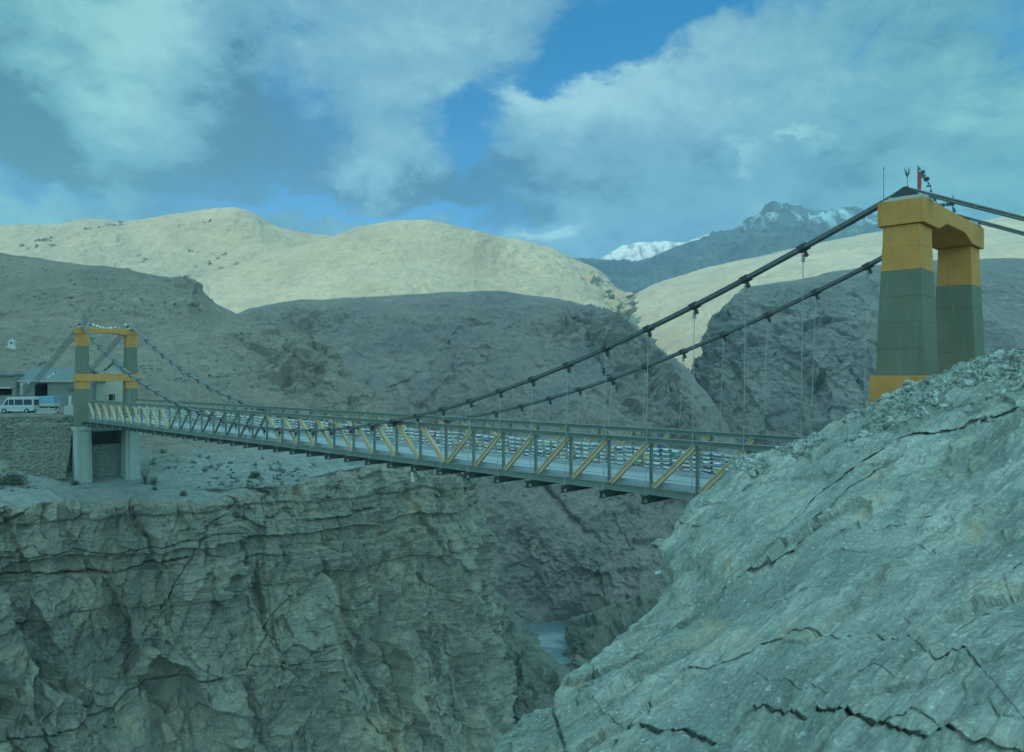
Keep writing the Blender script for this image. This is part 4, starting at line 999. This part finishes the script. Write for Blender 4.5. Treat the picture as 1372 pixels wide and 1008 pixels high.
# white shrine on the hillside
g = ground_at(PC, 16, 465)
root = empty('shrine', g+Vector((0, 0, -.3)), .25); root.scale = (.68, .68, .78); tag(root, 'small white shrine with a domed top and dark niche alone on the hillside', 'shrine')
b = MB(); b.box(-1.75, 1.75, -1.4, 1.4, -.6, .45); b.build('plinth', M['white'], root, .04)
b = MB(); b.box(-1.15, 1.15, -.95, .95, .45, 1.7, 0, .06, .06); b.build('body', M['white'], root, .04)
b = MB(); b.poly_ext([(1.15*math.cos(t), 1.68+1.0*math.sin(t)) for t in np.linspace(0, math.pi, 14)], 'y', -.95, .95); b.build('dome', M['white'], root)
b = MB(); b.box(-.30, .30, -1.0, -.93, 1.2, 1.85); b.build('niche', M['black'], root)  # flat black panel on the front, shade of a recess put into colour
b = MB(); b.tube([(0, 0, 2.6), (0, 0, 2.9), (0, 0, 3.3)], [.25, .16, .03], 8); b.build('finial', M['white'], root)

# ---- vehicles
def wheels(root, xs, hw, r):
    for x in xs:
        for sgn in (-1, 1):
            y = sgn*(hw-.10)
            b = MB(); b.tube([(x, y-.11, r), (x, y-.09, r), (x, y+.09, r), (x, y+.11, r)], [r*.9, r, r, r*.9], 20); t = b.build('wheel', M['rubber'], root)
            b = MB(); b.tube([(x, y-.125, r), (x, y+.125, r)], r*.58, 16); b.build('rim', M['rod'], t)
def van(name, loc, rz, body, label, L=5.4, H=2.35, rack=True):
    root = empty(name, loc, rz); tag(root, label, 'van')
    f = L/2; hw = .95
    side = [(-f, .42), (-f-.02, .9), (-f+.05, H-.35), (-f+.18, H-.06), (-f+.4, H), (f-1.55, H), (f-1.25, H-.08), (f-.62, 1.42), (f-.1, 1.18), (f, 1.0), (f+.02, .45), (f-.1, .36)]
    arches = []
    def arch(cx, r):
        return [(cx+r*math.cos(t), .34+r*math.sin(t)) for t in np.linspace(0, math.pi, 9)]
    out = side+[(f-.42, .34)]+arch(f-.85, .42)+[(f-1.35, .34), (-f+1.55, .34)]+arch(-f+1.05, .42)+[(-f+.5, .34)]
    b = MB(); b.poly_ext(out, 'y', -hw, hw); b.build('body', body, root, .04)
    for sgn in (-1, 1):
        y = sgn*(hw+.004)
        for x0, x1, nm in ((-f+.25, -f+1.5, 'window'), (-f+1.62, -f+2.85, 'window'), (-f+2.97, f-1.55, 'window')):
            b = MB(); b.poly_ext([(x0, 1.32), (x1, 1.32), (x1, H-.40), (x0, H-.40)], 'y', y-.012, y+.012); b.build(nm, M['glass'], root)
        b = MB(); b.poly_ext([(f-1.45, 1.32), (f-.80, 1.32), (f-1.30, H-.42), (f-1.45, H-.42)], 'y', y-.012, y+.012); b.build('window', M['glass'], root)
        b = MB(); b.box(f-2.35, f-2.15, y-.02, y+.02, 1.12, 1.17); b.build('door_handle', M['clamp'], root)
        b = MB(); b.box(-f+.05, f-.1, y-.012, y+.012, .80, .88); b.build('trim_strip', M['bluecar'], root)
        b = MB(); b.box(f-.10, f+.03, sgn*.68-.18, sgn*.68+.18, .82, 1.02); b.build('headlight', M['lamp'], root)
        b = MB(); b.box(-f-.04, -f+.02, sgn*.84-.07, sgn*.84+.07, .95, 1.35); b.build('tail_light', M['red'], root)
        b = MB(); b.box(f-1.12, f-.98, sgn*(hw+.06)-.07, sgn*(hw+.06)+.07, 1.35, 1.62); b.build('mirror', M['clamp'], root)
    b = MB(); b.add([(f-1.22, -.82, H-.14), (f-.66, -.86, 1.47), (f-.66, .86, 1.47), (f-1.22, .82, H-.14), (f-1.25, -.82, H-.16), (f-.70, -.86, 1.44), (f-.70, .86, 1.44), (f-1.25, .82, H-.16)],
                    [(0, 1, 2, 3), (7, 6, 5, 4), (0, 4, 5, 1), (1, 5, 6, 2), (2, 6, 7, 3), (3, 7, 4, 0)])
    for v_ in range(len(b.v)): b.v[v_] = (b.v[v_][0]+.03, b.v[v_][1], b.v[v_][2]+.03)
    b.build('windscreen', M['glass'], root)
    b = MB(); b.box(-f-.03, -f+.06, -.75, .75, 1.25, H-.45); b.build('rear_window', M['glass'], root)
    b = MB(); b.box(f-.12, f+.10, -.92, .92, .34, .56); b.box(-f-.10, -f+.08, -.92, .92, .38, .58); b.build('bumper', M['clamp'], root, .02)
    wheels(root, (f-.85, -f+1.05), hw, .36)
    if rack:
        b = MB()
        for y in (-.75, .75): b.tube([(-f+.5, y, H+.16), (f-1.8, y, H+.16)], .025, 6)
        for x in np.linspace(-f+.5, f-1.8, 6): b.tube([(x, -.75, H+.16), (x, .75, H+.16)], .02, 6); b.tube([(x, -.75, H-.02), (x, -.75, H+.16)], .02, 6); b.tube([(x, .75, H-.02), (x, .75, H+.16)], .02, 6)
        b.build('roof_rack', M['clamp'], root)
    return root
def road_z(x, y):
    d = (PC[..., 0]-x)**2+(PC[..., 1]-y)**2; i = np.unravel_index(np.argmin(d), d.shape); return float(PC[i][2])
vx = at(25.5, 0, 124)[0]
van('parked_van', (vx, 124, road_z(vx, 124)-.02), math.pi+.12, M['white'], 'white parked van with a roof rack on the road above the stone wall', 5.3, 2.62)
bx_ = at(58, 0, 130)[0]
# blue truck behind the van
root = empty('parked_truck', (bx_, 130, road_z(bx_, 130)-.02), math.pi+.05); tag(root, 'blue and white truck parked partly behind the white van', 'truck')
b = MB(); b.box(-2.3, .9, -1.0, 1.0, .75, 1.35); cb = b.build('cargo_body', M['white'], root, .03)
b = MB(); b.box(-2.34, .94, -1.04, 1.04, 1.35, 2.45, 0, .1, .1); b.build('canopy', M['bluecar'], cb, .05)
b = MB(); b.poly_ext([(1.0, .5), (1.0, 2.3), (1.9, 2.3), (2.35, 1.4), (2.75, 1.2), (2.75, .5)], 'y', -.95, .95); cab = b.build('cab', M['bluecar'], root, .05)
b = MB(); b.box(1.25, 1.95, -.965, .965, 1.45, 2.1); b.build('window', M['glass'], cab)
b = MB(); b.box(-2.3, 2.5, -.5, .5, .5, .75); b.build('chassis', M['clamp'], root)
b = MB(); b.box(2.72, 2.82, -.9, .9, .45, .7); b.build('bumper', M['clamp'], root)
b = MB()
for x in np.linspace(-2.1, .7, 6): b.box(x-.2, x+.2, -1.03, -1.0, .85, 1.25)
b.build('side_panel', M['diag'], root)
wheels(root, (1.95, -1.4), 1.0, .42)
# parapet, pillar and heap by the tower
pl_, pr_ = at(49, 0, 122), at(73, 0, 122)
root = empty('parapet', ((pl_[0]+pr_[0])/2, 122.3, road_z((pl_[0]+pr_[0])/2, 122.3)), 0); tag(root, 'low whitewashed parapet at the road edge beside the white van', 'parapet')
hw = (pr_[0]-pl_[0])/2
b = MB(); b.box(-hw, hw, -.2, .2, -.4, .75); b.build('wall', M['concrete'], root, .04)
b = MB(); b.box(-hw-.05, hw+.05, -.26, .26, .75, .87); b.build('coping', M['concrete'], root, .03)
px_ = at(94, 0, 122)[0]
root = empty('milestone', (px_, 122, road_z(px_, 122)), .1); tag(root, 'slim white post on a square concrete base at the road edge', 'milestone')
b = MB(); b.box(-.75, .75, -.6, .6, -.4, 1.25, 0, .08, .06); b.build('base', M['concrete'], root, .04)
b = MB(); b.box(-.22, .22, -.18, .18, 1.25, 2.75, 0, .03, .03); b.add([(-.19, -.15, 2.75), (.19, -.15, 2.75), (.19, .15, 2.75), (-.19, .15, 2.75), (0, 0, 2.95)], [(0, 1, 4), (1, 2, 4), (2, 3, 4), (3, 0, 4)]); b.build('post', M['white'], root, .02)
hx_ = at(80, 0, 122.6)[0]; b = MB(); r = random.Random(3)
for i in range(90):
    a = r.uniform(0, 6.28); q = r.random()**.5; x, y = math.cos(a)*q*1.0, math.sin(a)*q*.6; z = (1-q)*1.0*r.random()+.05; k = r.uniform(.07, .16)
    b.box(x-k, x+k, y-k, y+k, z-k*.6, z+k*.6, r.choice([0, 0, 1, 2]), k*.3, k*.3)
o = b.build('stone_heap', [paint('reddish_stone', (.27, .19, .17)), M['white'], M['stone']]); o.location = (hx_, 122.4, road_z(hx_, 122.4)); tag(o, 'heap of reddish and white stones piled beside the slim white post', 'stone heap')

# ---- shrubs
def leaf_mat(name, c0, c1):
    m, T = new_mat(name); pos = T.n('ShaderNodeNewGeometry').outputs['Position']
    c = T.mix(T.ramp(T.noise(pos, 1.6, 4, .6), .35, .65), c0, c1)
    finish(T, c, .85, spec=.2); return m
M['leaf'] = leaf_mat('dry_shrub_leaves', (.055, .075, .05), (.10, .115, .075))
def bush(loc, rx, rz_, label, seed, n=1500):
    root = empty('shrub', loc); tag(root, label, 'shrub')
    r = np.random.RandomState(seed)
    b = MB()
    for i in range(14):
        a = r.uniform(0, 6.28); e = r.uniform(.35, .95); p = np.array([math.cos(a)*rx*e, math.sin(a)*rx*e*.8, rz_*r.uniform(.6, 1.0)])
        b.tube([(0, 0, -.2), tuple(p*.45+r.normal(size=3)*.08), tuple(p)], [.05, .03, .01], 5)
    b.build('stem', M['wood'], root)
    cl = r.normal(size=(26, 3)); cl /= np.linalg.norm(cl, axis=1)[:, None]; cl *= (r.rand(26, 1)**.4)*.8
    cl[:, 2] = np.abs(cl[:, 2]); cl *= np.array([rx, rx*.8, rz_])
    b = MB()
    for i in range(n):
        c = cl[r.randint(26)]+r.normal(size=3)*np.array([rx, rx, rz_])*.16; c[2] = max(c[2], .02)
        u = r.normal(size=3); u /= np.linalg.norm(u); w = np.cross(u, r.normal(size=3)); w /= np.linalg.norm(w); k = r.uniform(.05, .13)*(rx/1.8)**.5
        b.add([c-u*k, c+w*k*.5, c+u*k, c-w*k*.5], [(0, 1, 2, 3)])
    b.build('foliage', M['leaf'], root)
for (px, py, rx, rz_, lb, sd) in [
    (2, 650, 2.6, 2.9, 'wide dark shrub at the left edge below the retaining wall', 1), (22, 650, 1.6, 2.0, 'rounder dark shrub just right of the wide shrub at the left edge', 2),
    (194, 648, 1.0, 2.9, 'upright dark shrub against the right pedestal of the distant tower', 3), (206, 650, .8, 1.5, 'low dark shrub right of the upright shrub by the pedestal', 4),
    (100, 650, .7, .9, 'small dark shrub at the foot of the left pedestal', 5), (208, 657, .5, .7, 'tiny dark shrub on the ledge below the pedestals', 6), (246, 664, .6, .8, 'small round shrub on the cliff edge right of the pedestals', 7), (342, 641, 1.2, 1.3, 'dark shrub on the cliff edge under the middle of the bridge', 8)]:
    bush(ground_at(PC, px, py), rx, rz_, lb, sd, 1500 if rx > 1 else 600)

# ---- loose stones: uncountable scree on the near slope, scattered rocks on the hillsides
def stone_shapes(n, seed, flat=.6):
    import bmesh
    out = []
    for k in range(n):
        b = bmesh.new(); bmesh.ops.create_icosphere(b, subdivisions=2, radius=1)
        r = np.random.RandomState(seed+k)
        V = np.array([v.co for v in b.verts])
        for _ in range(9):                                 # chop flat facets
            nn = r.normal(size=3); nn /= np.linalg.norm(nn); h = r.uniform(.45, .8); dd = V@nn
            V = V-np.where(dd > h, dd-h, 0)[:, None]*nn
        V *= np.array([1, r.uniform(.6, .9), r.uniform(.35, flat)])
        F = np.array([[v.index for v in f.verts] for f in b.faces]); b.free()
        out.append((V, F))
    return out
def scatter(name, pts, sizes, mat, label, seed, shapes):
    r = np.random.RandomState(seed); VV, FF, base = [], [], 0
    for p, s in zip(pts, sizes):
        V, F = shapes[r.randint(len(shapes))]
        q = r.normal(size=4); q /= np.linalg.norm(q); w, x, y, z = q
        Rm = np.array([[1-2*(y*y+z*z), 2*(x*y-z*w), 2*(x*z+y*w)], [2*(x*y+z*w), 1-2*(x*x+z*z), 2*(y*z-x*w)], [2*(x*z-y*w), 2*(y*z+x*w), 1-2*(x*x+y*y)]])
        VV.append(V@Rm.T*s+p); FF.append(F+base); base += len(V)
    V = np.concatenate(VV); Fa = np.concatenate(FF)
    me = bpy.data.meshes.new(name); me.vertices.add(len(V)); me.vertices.foreach_set('co', V.astype(np.float32).reshape(-1))
    n = len(Fa); me.loops.add(n*3); me.polygons.add(n); me.loops.foreach_set('vertex_index', Fa.reshape(-1).astype(np.int32))
    me.polygons.foreach_set('loop_start', np.arange(0, n*3, 3, dtype=np.int32)); me.polygons.foreach_set('loop_total', np.full(n, 3, np.int32))
    me.update(); me.validate(); me.materials.append(mat)
    o = link_mesh(name, me); tag(o, label, kind='stuff'); return o
def inside(px, py, poly):
    c = np.zeros(px.shape, bool); n = len(poly)
    for i in range(n):
        x0, y0 = poly[i]; x1, y1 = poly[(i+1) % n]
        if y0 == y1: continue
        c ^= ((y0 > py) != (y1 > py)) & (px < (x1-x0)*(py-y0)/(y1-y0)+x0)
    return c
gx, gy = pix(PA); vv = np.linspace(0, 1, PA.shape[0])[:, None]+0*gx
pA = [(1150, 548), (1260, 496), (1340, 466), (1700, 370), (1700, 440), (1372, 520), (1290, 545), (1200, 572), (1150, 590), (1100, 600)]
pB = [(985, 605), (1040, 596), (1090, 582), (1110, 590), (1060, 620), (1010, 640), (960, 648)]
mk = (inside(gx, gy, pA) | inside(gx, gy, pB)) & (vv > .055)
idx = np.argwhere(mk); r = np.random.RandomState(5)
sel = idx[r.randint(len(idx), size=7000)]
dens_ = fbm(PA[sel[:, 0], sel[:, 1]]/2.2+60, 4)
sel = sel[dens_ > -.15]
pts = PA[sel[:, 0], sel[:, 1]]; sz = .055+.15*r.rand(len(pts))**2.2
big = r.rand(len(pts)) < .03; sz[big] *= 1.9
M['scree'] = rock_mat('scree_stone', (.20, .22, .20), (.44, .46, .42), (.10, .12, .12), 1.6, bump=.4, bdist=.03)
shp = stone_shapes(8, 100)
scatter('scree', pts+np.array([0, 0, .02]), sz, M['scree'], 'loose broken scree along the top of the near rock slope', 6, shp)
M['scatter'] = rock_mat('hillside_stone', (.11, .12, .11), (.16, .165, .145), (.09, .10, .095), .3)
def hill_scatter(P, polys, n, smin, smax, seed, label):
    gx_, gy_ = pix(P); mk = np.zeros(gx_.shape, bool)
    for po in polys: mk |= inside(gx_, gy_, po)
    idx = np.argwhere(mk); r = np.random.RandomState(seed); sel = idx[r.randint(len(idx), size=n)]
    pts = P[sel[:, 0], sel[:, 1]]
    dn = fbm(pts/18.0+seed, 4); pts = pts[dn > .05]
    scatter('scattered_rocks', pts, smin+(smax-smin)*r.rand(len(pts))**3, M['scatter'], label, seed, shp)
hill_scatter(PC, [[(0, 350), (260, 385), (420, 460), (520, 550), (600, 600), (500, 610), (300, 560), (0, 530)], [(190, 600), (420, 620), (420, 650), (200, 665)], [(0, 612), (100, 612), (100, 665), (0, 672)]], 3200, .12, .75, 21, 'stones and low bushes scattered over the far hillside')
hill_scatter(PD, [[(690, 600), (880, 620), (900, 760), (700, 800)], [(700, 420), (860, 440), (960, 600), (760, 560)]], 1500, .3, 1.4, 22, 'boulders scattered over the hillside across the gorge')
hill_scatter(PF, [[(110, 303), (165, 297), (170, 302), (115, 308)], [(228, 299), (285, 296), (285, 303), (230, 305)], [(30, 325), (70, 318), (75, 330), (20, 335)], [(180, 342), (210, 342), (205, 352), (182, 352)], [(250, 335), (350, 345), (340, 365), (260, 360)]], 900, .6, 3.2, 23, 'dark outcrop stones on the sunlit hill')
hill_scatter(PC, [[(200, 650), (420, 640), (420, 656), (200, 668)]], 260, .05, .22, 24, 'pale rubble along the cliff edge')
# a few single boulders on the near slope
for px, py, s, c, lb in [(1026, 653, .36, (.36, .25, .17), 'orange brown boulder lying below the scree on the near slope'), (1003, 655, .30, (.12, .14, .15), 'dark grey boulder left of the orange brown boulder'), (880, 770, .30, (.55, .57, .55), 'small white boulder on the overhanging nose of the near slope')]:
    g = ground_at(PA, px, py); V, Fc = shp[int(px) % 8]
    b = MB(); b.add([tuple(v_*s) for v_ in V], [tuple(int(t) for t in f) for f in Fc])
    o = b.build('boulder', paint('boulder_stone', c, .25, .9, 2)); o.location = g+Vector((-.05, -.15, .05)); o.rotation_euler = (.3, .4, px); tag(o, lb, 'boulder')
# the road on the terrace
mb = MB(); m = paint('dusty_road', (.20, .205, .18), .2, .95, .3); vs = []
xs_ = np.linspace(-118, -71, 24)
for x in xs_:
    for y in (121.6, 124.5, 127.5, 131): vs.append((x, y, road_z(x, y)+.06))
mb.add(vs, [(i*4+j, (i+1)*4+j, (i+1)*4+j+1, i*4+j+1) for i in range(len(xs_)-1) for j in range(3)], 0, True)
tag(mb.build('road', m), 'dusty road on the terrace of the far bank', kind='structure')
BACKK, SUNE, EXPO, HAZE = 6.2, 4.2, 0.0, 0.00018
BLUELO, BLUEHI = (.42, 1.1, 1.30), (.05, 1.30, 1.72)
SHADE1 = [(-900, -300), (900, -300), (1100, 300), (900, 560), (500, 590), (330, 575), (160, 545), (60, 530), (-100, 530), (-250, 500), (-330, 400), (-420, 360), (-900, 330)]
SHADE2 = [(-100, 1350), (700, 1250), (1500, 1300), (1500, 2300), (700, 2350), (50, 2250)]
BACKTINT = (1.27, 1.02, .93)

# ================================================================== SKY, SUN, CLOUDS, HAZE, CAMERA
SUN_EL, SUN_AZ = math.radians(38), math.atan2(-.62, -.78)     # direction TOWARD the sun, azimuth from +Y to +X
sunv = Vector((math.sin(SUN_AZ)*math.cos(SUN_EL), math.cos(SUN_AZ)*math.cos(SUN_EL), math.sin(SUN_EL)))
wd = bpy.data.worlds.new('World'); SC.world = wd; wd.use_nodes = True
T = NT(wd.node_tree)
d_ = T.n('ShaderNodeTexCoord').outputs['Generated']
d_ = T.vmath('NORMALIZE', d_)
sky = T.n('ShaderNodeTexSky', sky_type='NISHITA'); sky.sun_disc = False
sky.sun_elevation = SUN_EL; sky.sun_rotation = SUN_AZ; sky.altitude = 4000; sky.air_density = 1.0; sky.dust_density = .6; sky.ozone_density = 1.5
sep = T.n('ShaderNodeSeparateXYZ'); T.set(sep, 0, d_)
u0 = T.math('ARCTAN2', sep.outputs[0], sep.outputs[1]); v0 = T.math('ARCSINE', sep.outputs[2])
cmb = T.n('ShaderNodeCombineXYZ'); T.set(cmb, 0, u0); T.set(cmb, 1, v0)
uv = cmb.outputs[0]
def warp(scale, amt, off):
    c = T.noise(T.mapping(d_, loc=off, sc=(1, 1, 1.5)), scale, 7, .6, .2, col=True)
    return T.vmath('SCALE', T.vmath('SUBTRACT', c, (.5, .5, .5)), sc=amt)
uvw = T.vmath('ADD', T.vmath('ADD', uv, warp(3.0, .30, (0, 0, 0))), warp(12.0, .10, (5, 2, 1)))
def blobs(lst):
    tot = None
    for px, py, sx, sy, rot, a in lst:
        u = math.atan((px-CX)/F); vv = math.atan2(CY-py, math.hypot(F, px-CX))
        mp = T.n('ShaderNodeMapping', vector_type='TEXTURE'); T.set(mp, 0, uvw)
        T.set(mp, 1, (u, vv, 0)); T.set(mp, 2, (0, 0, math.radians(rot))); T.set(mp, 3, (sx/F, sy/F, 1))
        l = T.vmath('DOT_PRODUCT', mp.outputs[0], mp.outputs[0])
        g = T.math('MULTIPLY', T.math('EXPONENT', T.math('MULTIPLY', l, -1.0)), a)
        tot = g if tot is None else T.math('ADD', tot, g)
    return tot
SKYSTR = .1
holes = blobs([(640, 150, 62, 50, 60, .95), (650, 205, 30, 40, 0, .4), (835, 55, 120, 55, 25, 1.0), (930, 5, 160, 40, 0, .5), (760, 75, 60, 40, 0, .4), (395, 292, 120, 14, 0, .75), (570, 300, 90, 16, 0, .6), (60, 252, 120, 22, -8, .45), (410, 120, 60, 90, 30, .35), (280, 240, 120, 30, 0, .25), (1345, 30, 90, 40, 0, .4), (1080, 120, 90, 30, 20, .28), (1200, 150, 120, 26, 10, .22), (690, 290, 30, 60, 0, .25), (990, 300, 60, 14, 0, .2)])
bright = blobs([(50, 15, 160, 55, 0, .52), (175, 130, 70, 95, -15, .42), (250, 60, 90, 60, 0, .3), (745, 112, 50, 22, 0, 1.1), (800, 145, 90, 40, 0, .5), (860, 190, 150, 70, 0, .22), (525, 200, 70, 50, 20, .48), (490, 240, 50, 20, 0, .35), (545, 45, 130, 60, 10, .35), (692, 318, 60, 13, 0, .75), (740, 328, 30, 10, 0, .6), (1340, 115, 110, 45, 15, .45), (20, 250, 110, 30, -10, .30), (90, 275, 80, 20, 0, .25), (1062, 208, 24, 9, 0, .45), (1000, 250, 40, 9, 0, .32), (1080, 40, 120, 50, 20, .25), (1250, 280, 120, 30, 0, .25), (1000, 170, 160, 60, 0, .15)])
dark = blobs([(20, 115, 60, 70, 0, .55), (120, 235, 150, 50, -5, .5), (370, 200, 110, 70, 0, .42), (500, 290, 60, 22, 0, .1), (620, 255, 100, 45, 0, .55), (560, 285, 60, 18, 0, .3), (780, 280, 120, 40, 0, .12), (1150, 215, 60, 30, 0, .22), (1120, 280, 60, 22, 0, .18), (330, 100, 50, 60, 20, .3), (1300, 60, 90, 30, 0, .2)])
fb = T.noise(T.mapping(d_, sc=(1, 1, 1.9)), 5.0, 10, .68, .5)
fb2 = T.noise(T.mapping(d_, loc=(3, 1, 4), sc=(1, 1, 1.7)), 15.0, 8, .68, .4)
fine = T.math('ADD', T.math('MULTIPLY', T.math('SUBTRACT', fb, .5), 1.1), T.math('MULTIPLY', T.math('SUBTRACT', fb2, .5), .9))
dens = T.ramp(T.math('ADD', T.math('SUBTRACT', .84, holes), T.math('ADD', T.math('MULTIPLY', bright, .45), T.math('MULTIPLY', fine, .75))), 0.17, .84)
lum = T.math('ADD', T.math('SUBTRACT', T.math('ADD', .42, bright), T.math('MULTIPLY', dark, 1.0)), T.math('MULTIPLY', fine, 1.05))
def sk(c): return tuple(x/SKYSTR for x in lin(c))
cc = T.mix(T.ramp(lum, .05, .55), sk((68, 118, 150)), sk((112, 165, 192)))
cc = T.mix(T.ramp(lum, .45, 1.25), cc, sk((160, 208, 218)))
au = T.math('ABSOLUTE', T.math('ADD', u0, .02))
edgew = T.math('MULTIPLY', T.ramp(au, .22, .62), 1.0)
cc = T.mix(1.0, cc, T.mix(edgew, (1, 1, 1), (.84, 1.0, .82)), 'MULTIPLY')
blue = T.mix(1.0, sky.outputs[0], T.mix(T.ramp(v0, .15, .5), BLUELO, BLUEHI), 'MULTIPLY')
col = T.mix(dens, blue, cc)
# high and behind, unseen sunny-side cloud is boosted to add ambient light
back_ = T.math('MULTIPLY', T.math('ADD', T.math('MULTIPLY', T.ramp(v0, .55, 1.1), .8), T.math('MULTIPLY', T.ramp(sep.outputs[1], .15, -.6), 1.0)), T.ramp(v0, .02, .25))
col = T.mix(1.0, col, T.math('MULTIPLY_ADD', back_, BACKK, 1.0), 'MULTIPLY')
col = T.mix(1.0, col, T.mix(T.math('MINIMUM', back_, 1.0), (1, 1, 1), BACKTINT), 'MULTIPLY')
bg = T.n('ShaderNodeBackground'); T.set(bg, 0, col); T.set(bg, 1, SKYSTR)
T.t.links.new(bg.outputs[0], T.n('ShaderNodeOutputWorld').inputs[0])

ld = bpy.data.lights.new('sun', 'SUN'); ld.energy = SUNE; ld.angle = math.radians(.5); ld.color = (1, .87, .66)
lo = bpy.data.objects.new('sun', ld); COL.objects.link(lo)
lo.rotation_euler = (-sunv).to_track_quat('-Z', 'Y').to_euler()

# the clouds overhead, behind the viewer, whose shadow lies over the gorge and the nearer hills
m, T = new_mat('cloud_mist')
df = T.n('ShaderNodeBsdfDiffuse'); T.set(df, 0, (.9, .9, .9)); tr = T.n('ShaderNodeBsdfTranslucent'); T.set(tr, 0, (.85, .88, .9))
mx = T.n('ShaderNodeMixShader'); T.set(mx, 0, .5); T.t.links.new(df.outputs[0], mx.inputs[1]); T.t.links.new(tr.outputs[0], mx.inputs[2])
T.t.links.new(mx.outputs[0], T.n('ShaderNodeOutputMaterial').inputs[0]); M['cloud'] = m
def cloud(name, outline, gz, alt, thick, label, seed):
    """a lumpy cloud body whose shadow covers the ground outline (x, y at height gz)"""
    k = (alt-gz)/sunv.z
    pts = np.array([(x+sunv.x*k, y+sunv.y*k) for x, y in outline])
    c = pts.mean(0); n = len(pts)
    nu, nv = 160, 40
    s = np.linspace(0, n, nu)
    ang = np.interp(s, np.arange(n+1), np.arange(n+1))
    ring = np.stack([np.interp(s, np.arange(n+1), np.append(pts[:, i], pts[0, i])) for i in (0, 1)], 1)
    P = np.zeros((nv, nu, 3)); t = np.linspace(-math.pi/2, math.pi/2, nv)
    for j in range(nv):
        f = math.cos(t[j])**.45 if abs(t[j]) < math.pi/2-1e-6 else 0
        P[j, :, :2] = c+(ring-c)*f
        P[j, :, 2] = alt+math.sin(t[j])*thick
    q = P/90.0+seed
    P = P+(np.stack([fbm(q, 4), fbm(q+31, 4), fbm(q+57, 4)], -1))*np.array([14, 14, thick*.5])
    o = grid_obj(name, P, M['cloud']); tag(o, label, kind='structure')
    return o
cloud('cloud', SHADE1, 0, 720, 60, 'cloud overhead shading the gorge', 1)
cloud('cloud', SHADE2, 200, 1500, 70, 'cloud shading the dark mountain', 5)

if HAZE > 0:
    mb = MB(); mb.box(-2800, 2800, -1000, 3000, -136.5, 500)
    m, T = new_mat('haze_air')
    pv = T.n('ShaderNodeVolumePrincipled'); T.set(pv, 'Color', (.50, .76, .96)); T.set(pv, 'Density', HAZE); T.set(pv, 'Anisotropy', .2)
    T.t.links.new(pv.outputs[0], T.n('ShaderNodeOutputMaterial').inputs['Volume'])
    tag(mb.build('haze', m), 'thin blue haze in the valley air', kind='stuff')

cam = bpy.data.cameras.new('camera'); co = bpy.data.objects.new('camera', cam); COL.objects.link(co)
cam.sensor_fit = 'HORIZONTAL'; cam.sensor_width = 36; cam.lens = F/1372*36
cam.shift_x = 0; cam.shift_y = (CY-504)/1372
cam.clip_start = .05; cam.clip_end = 20000
co.location = (0, 0, 0); co.rotation_euler = (math.pi/2, 0, 0)
SC.camera = co
SC.view_settings.view_transform = 'Standard'; SC.view_settings.look = 'None'; SC.view_settings.exposure = EXPO; SC.view_settings.gamma = 1
SC.render.engine = 'CYCLES'
SC.cycles.max_bounces = 8; SC.cycles.diffuse_bounces = 4; SC.cycles.volume_bounces = 1; SC.cycles.transmission_bounces = 4
SC.cycles.use_denoising = True
SC.cycles.sample_clamp_indirect = 6
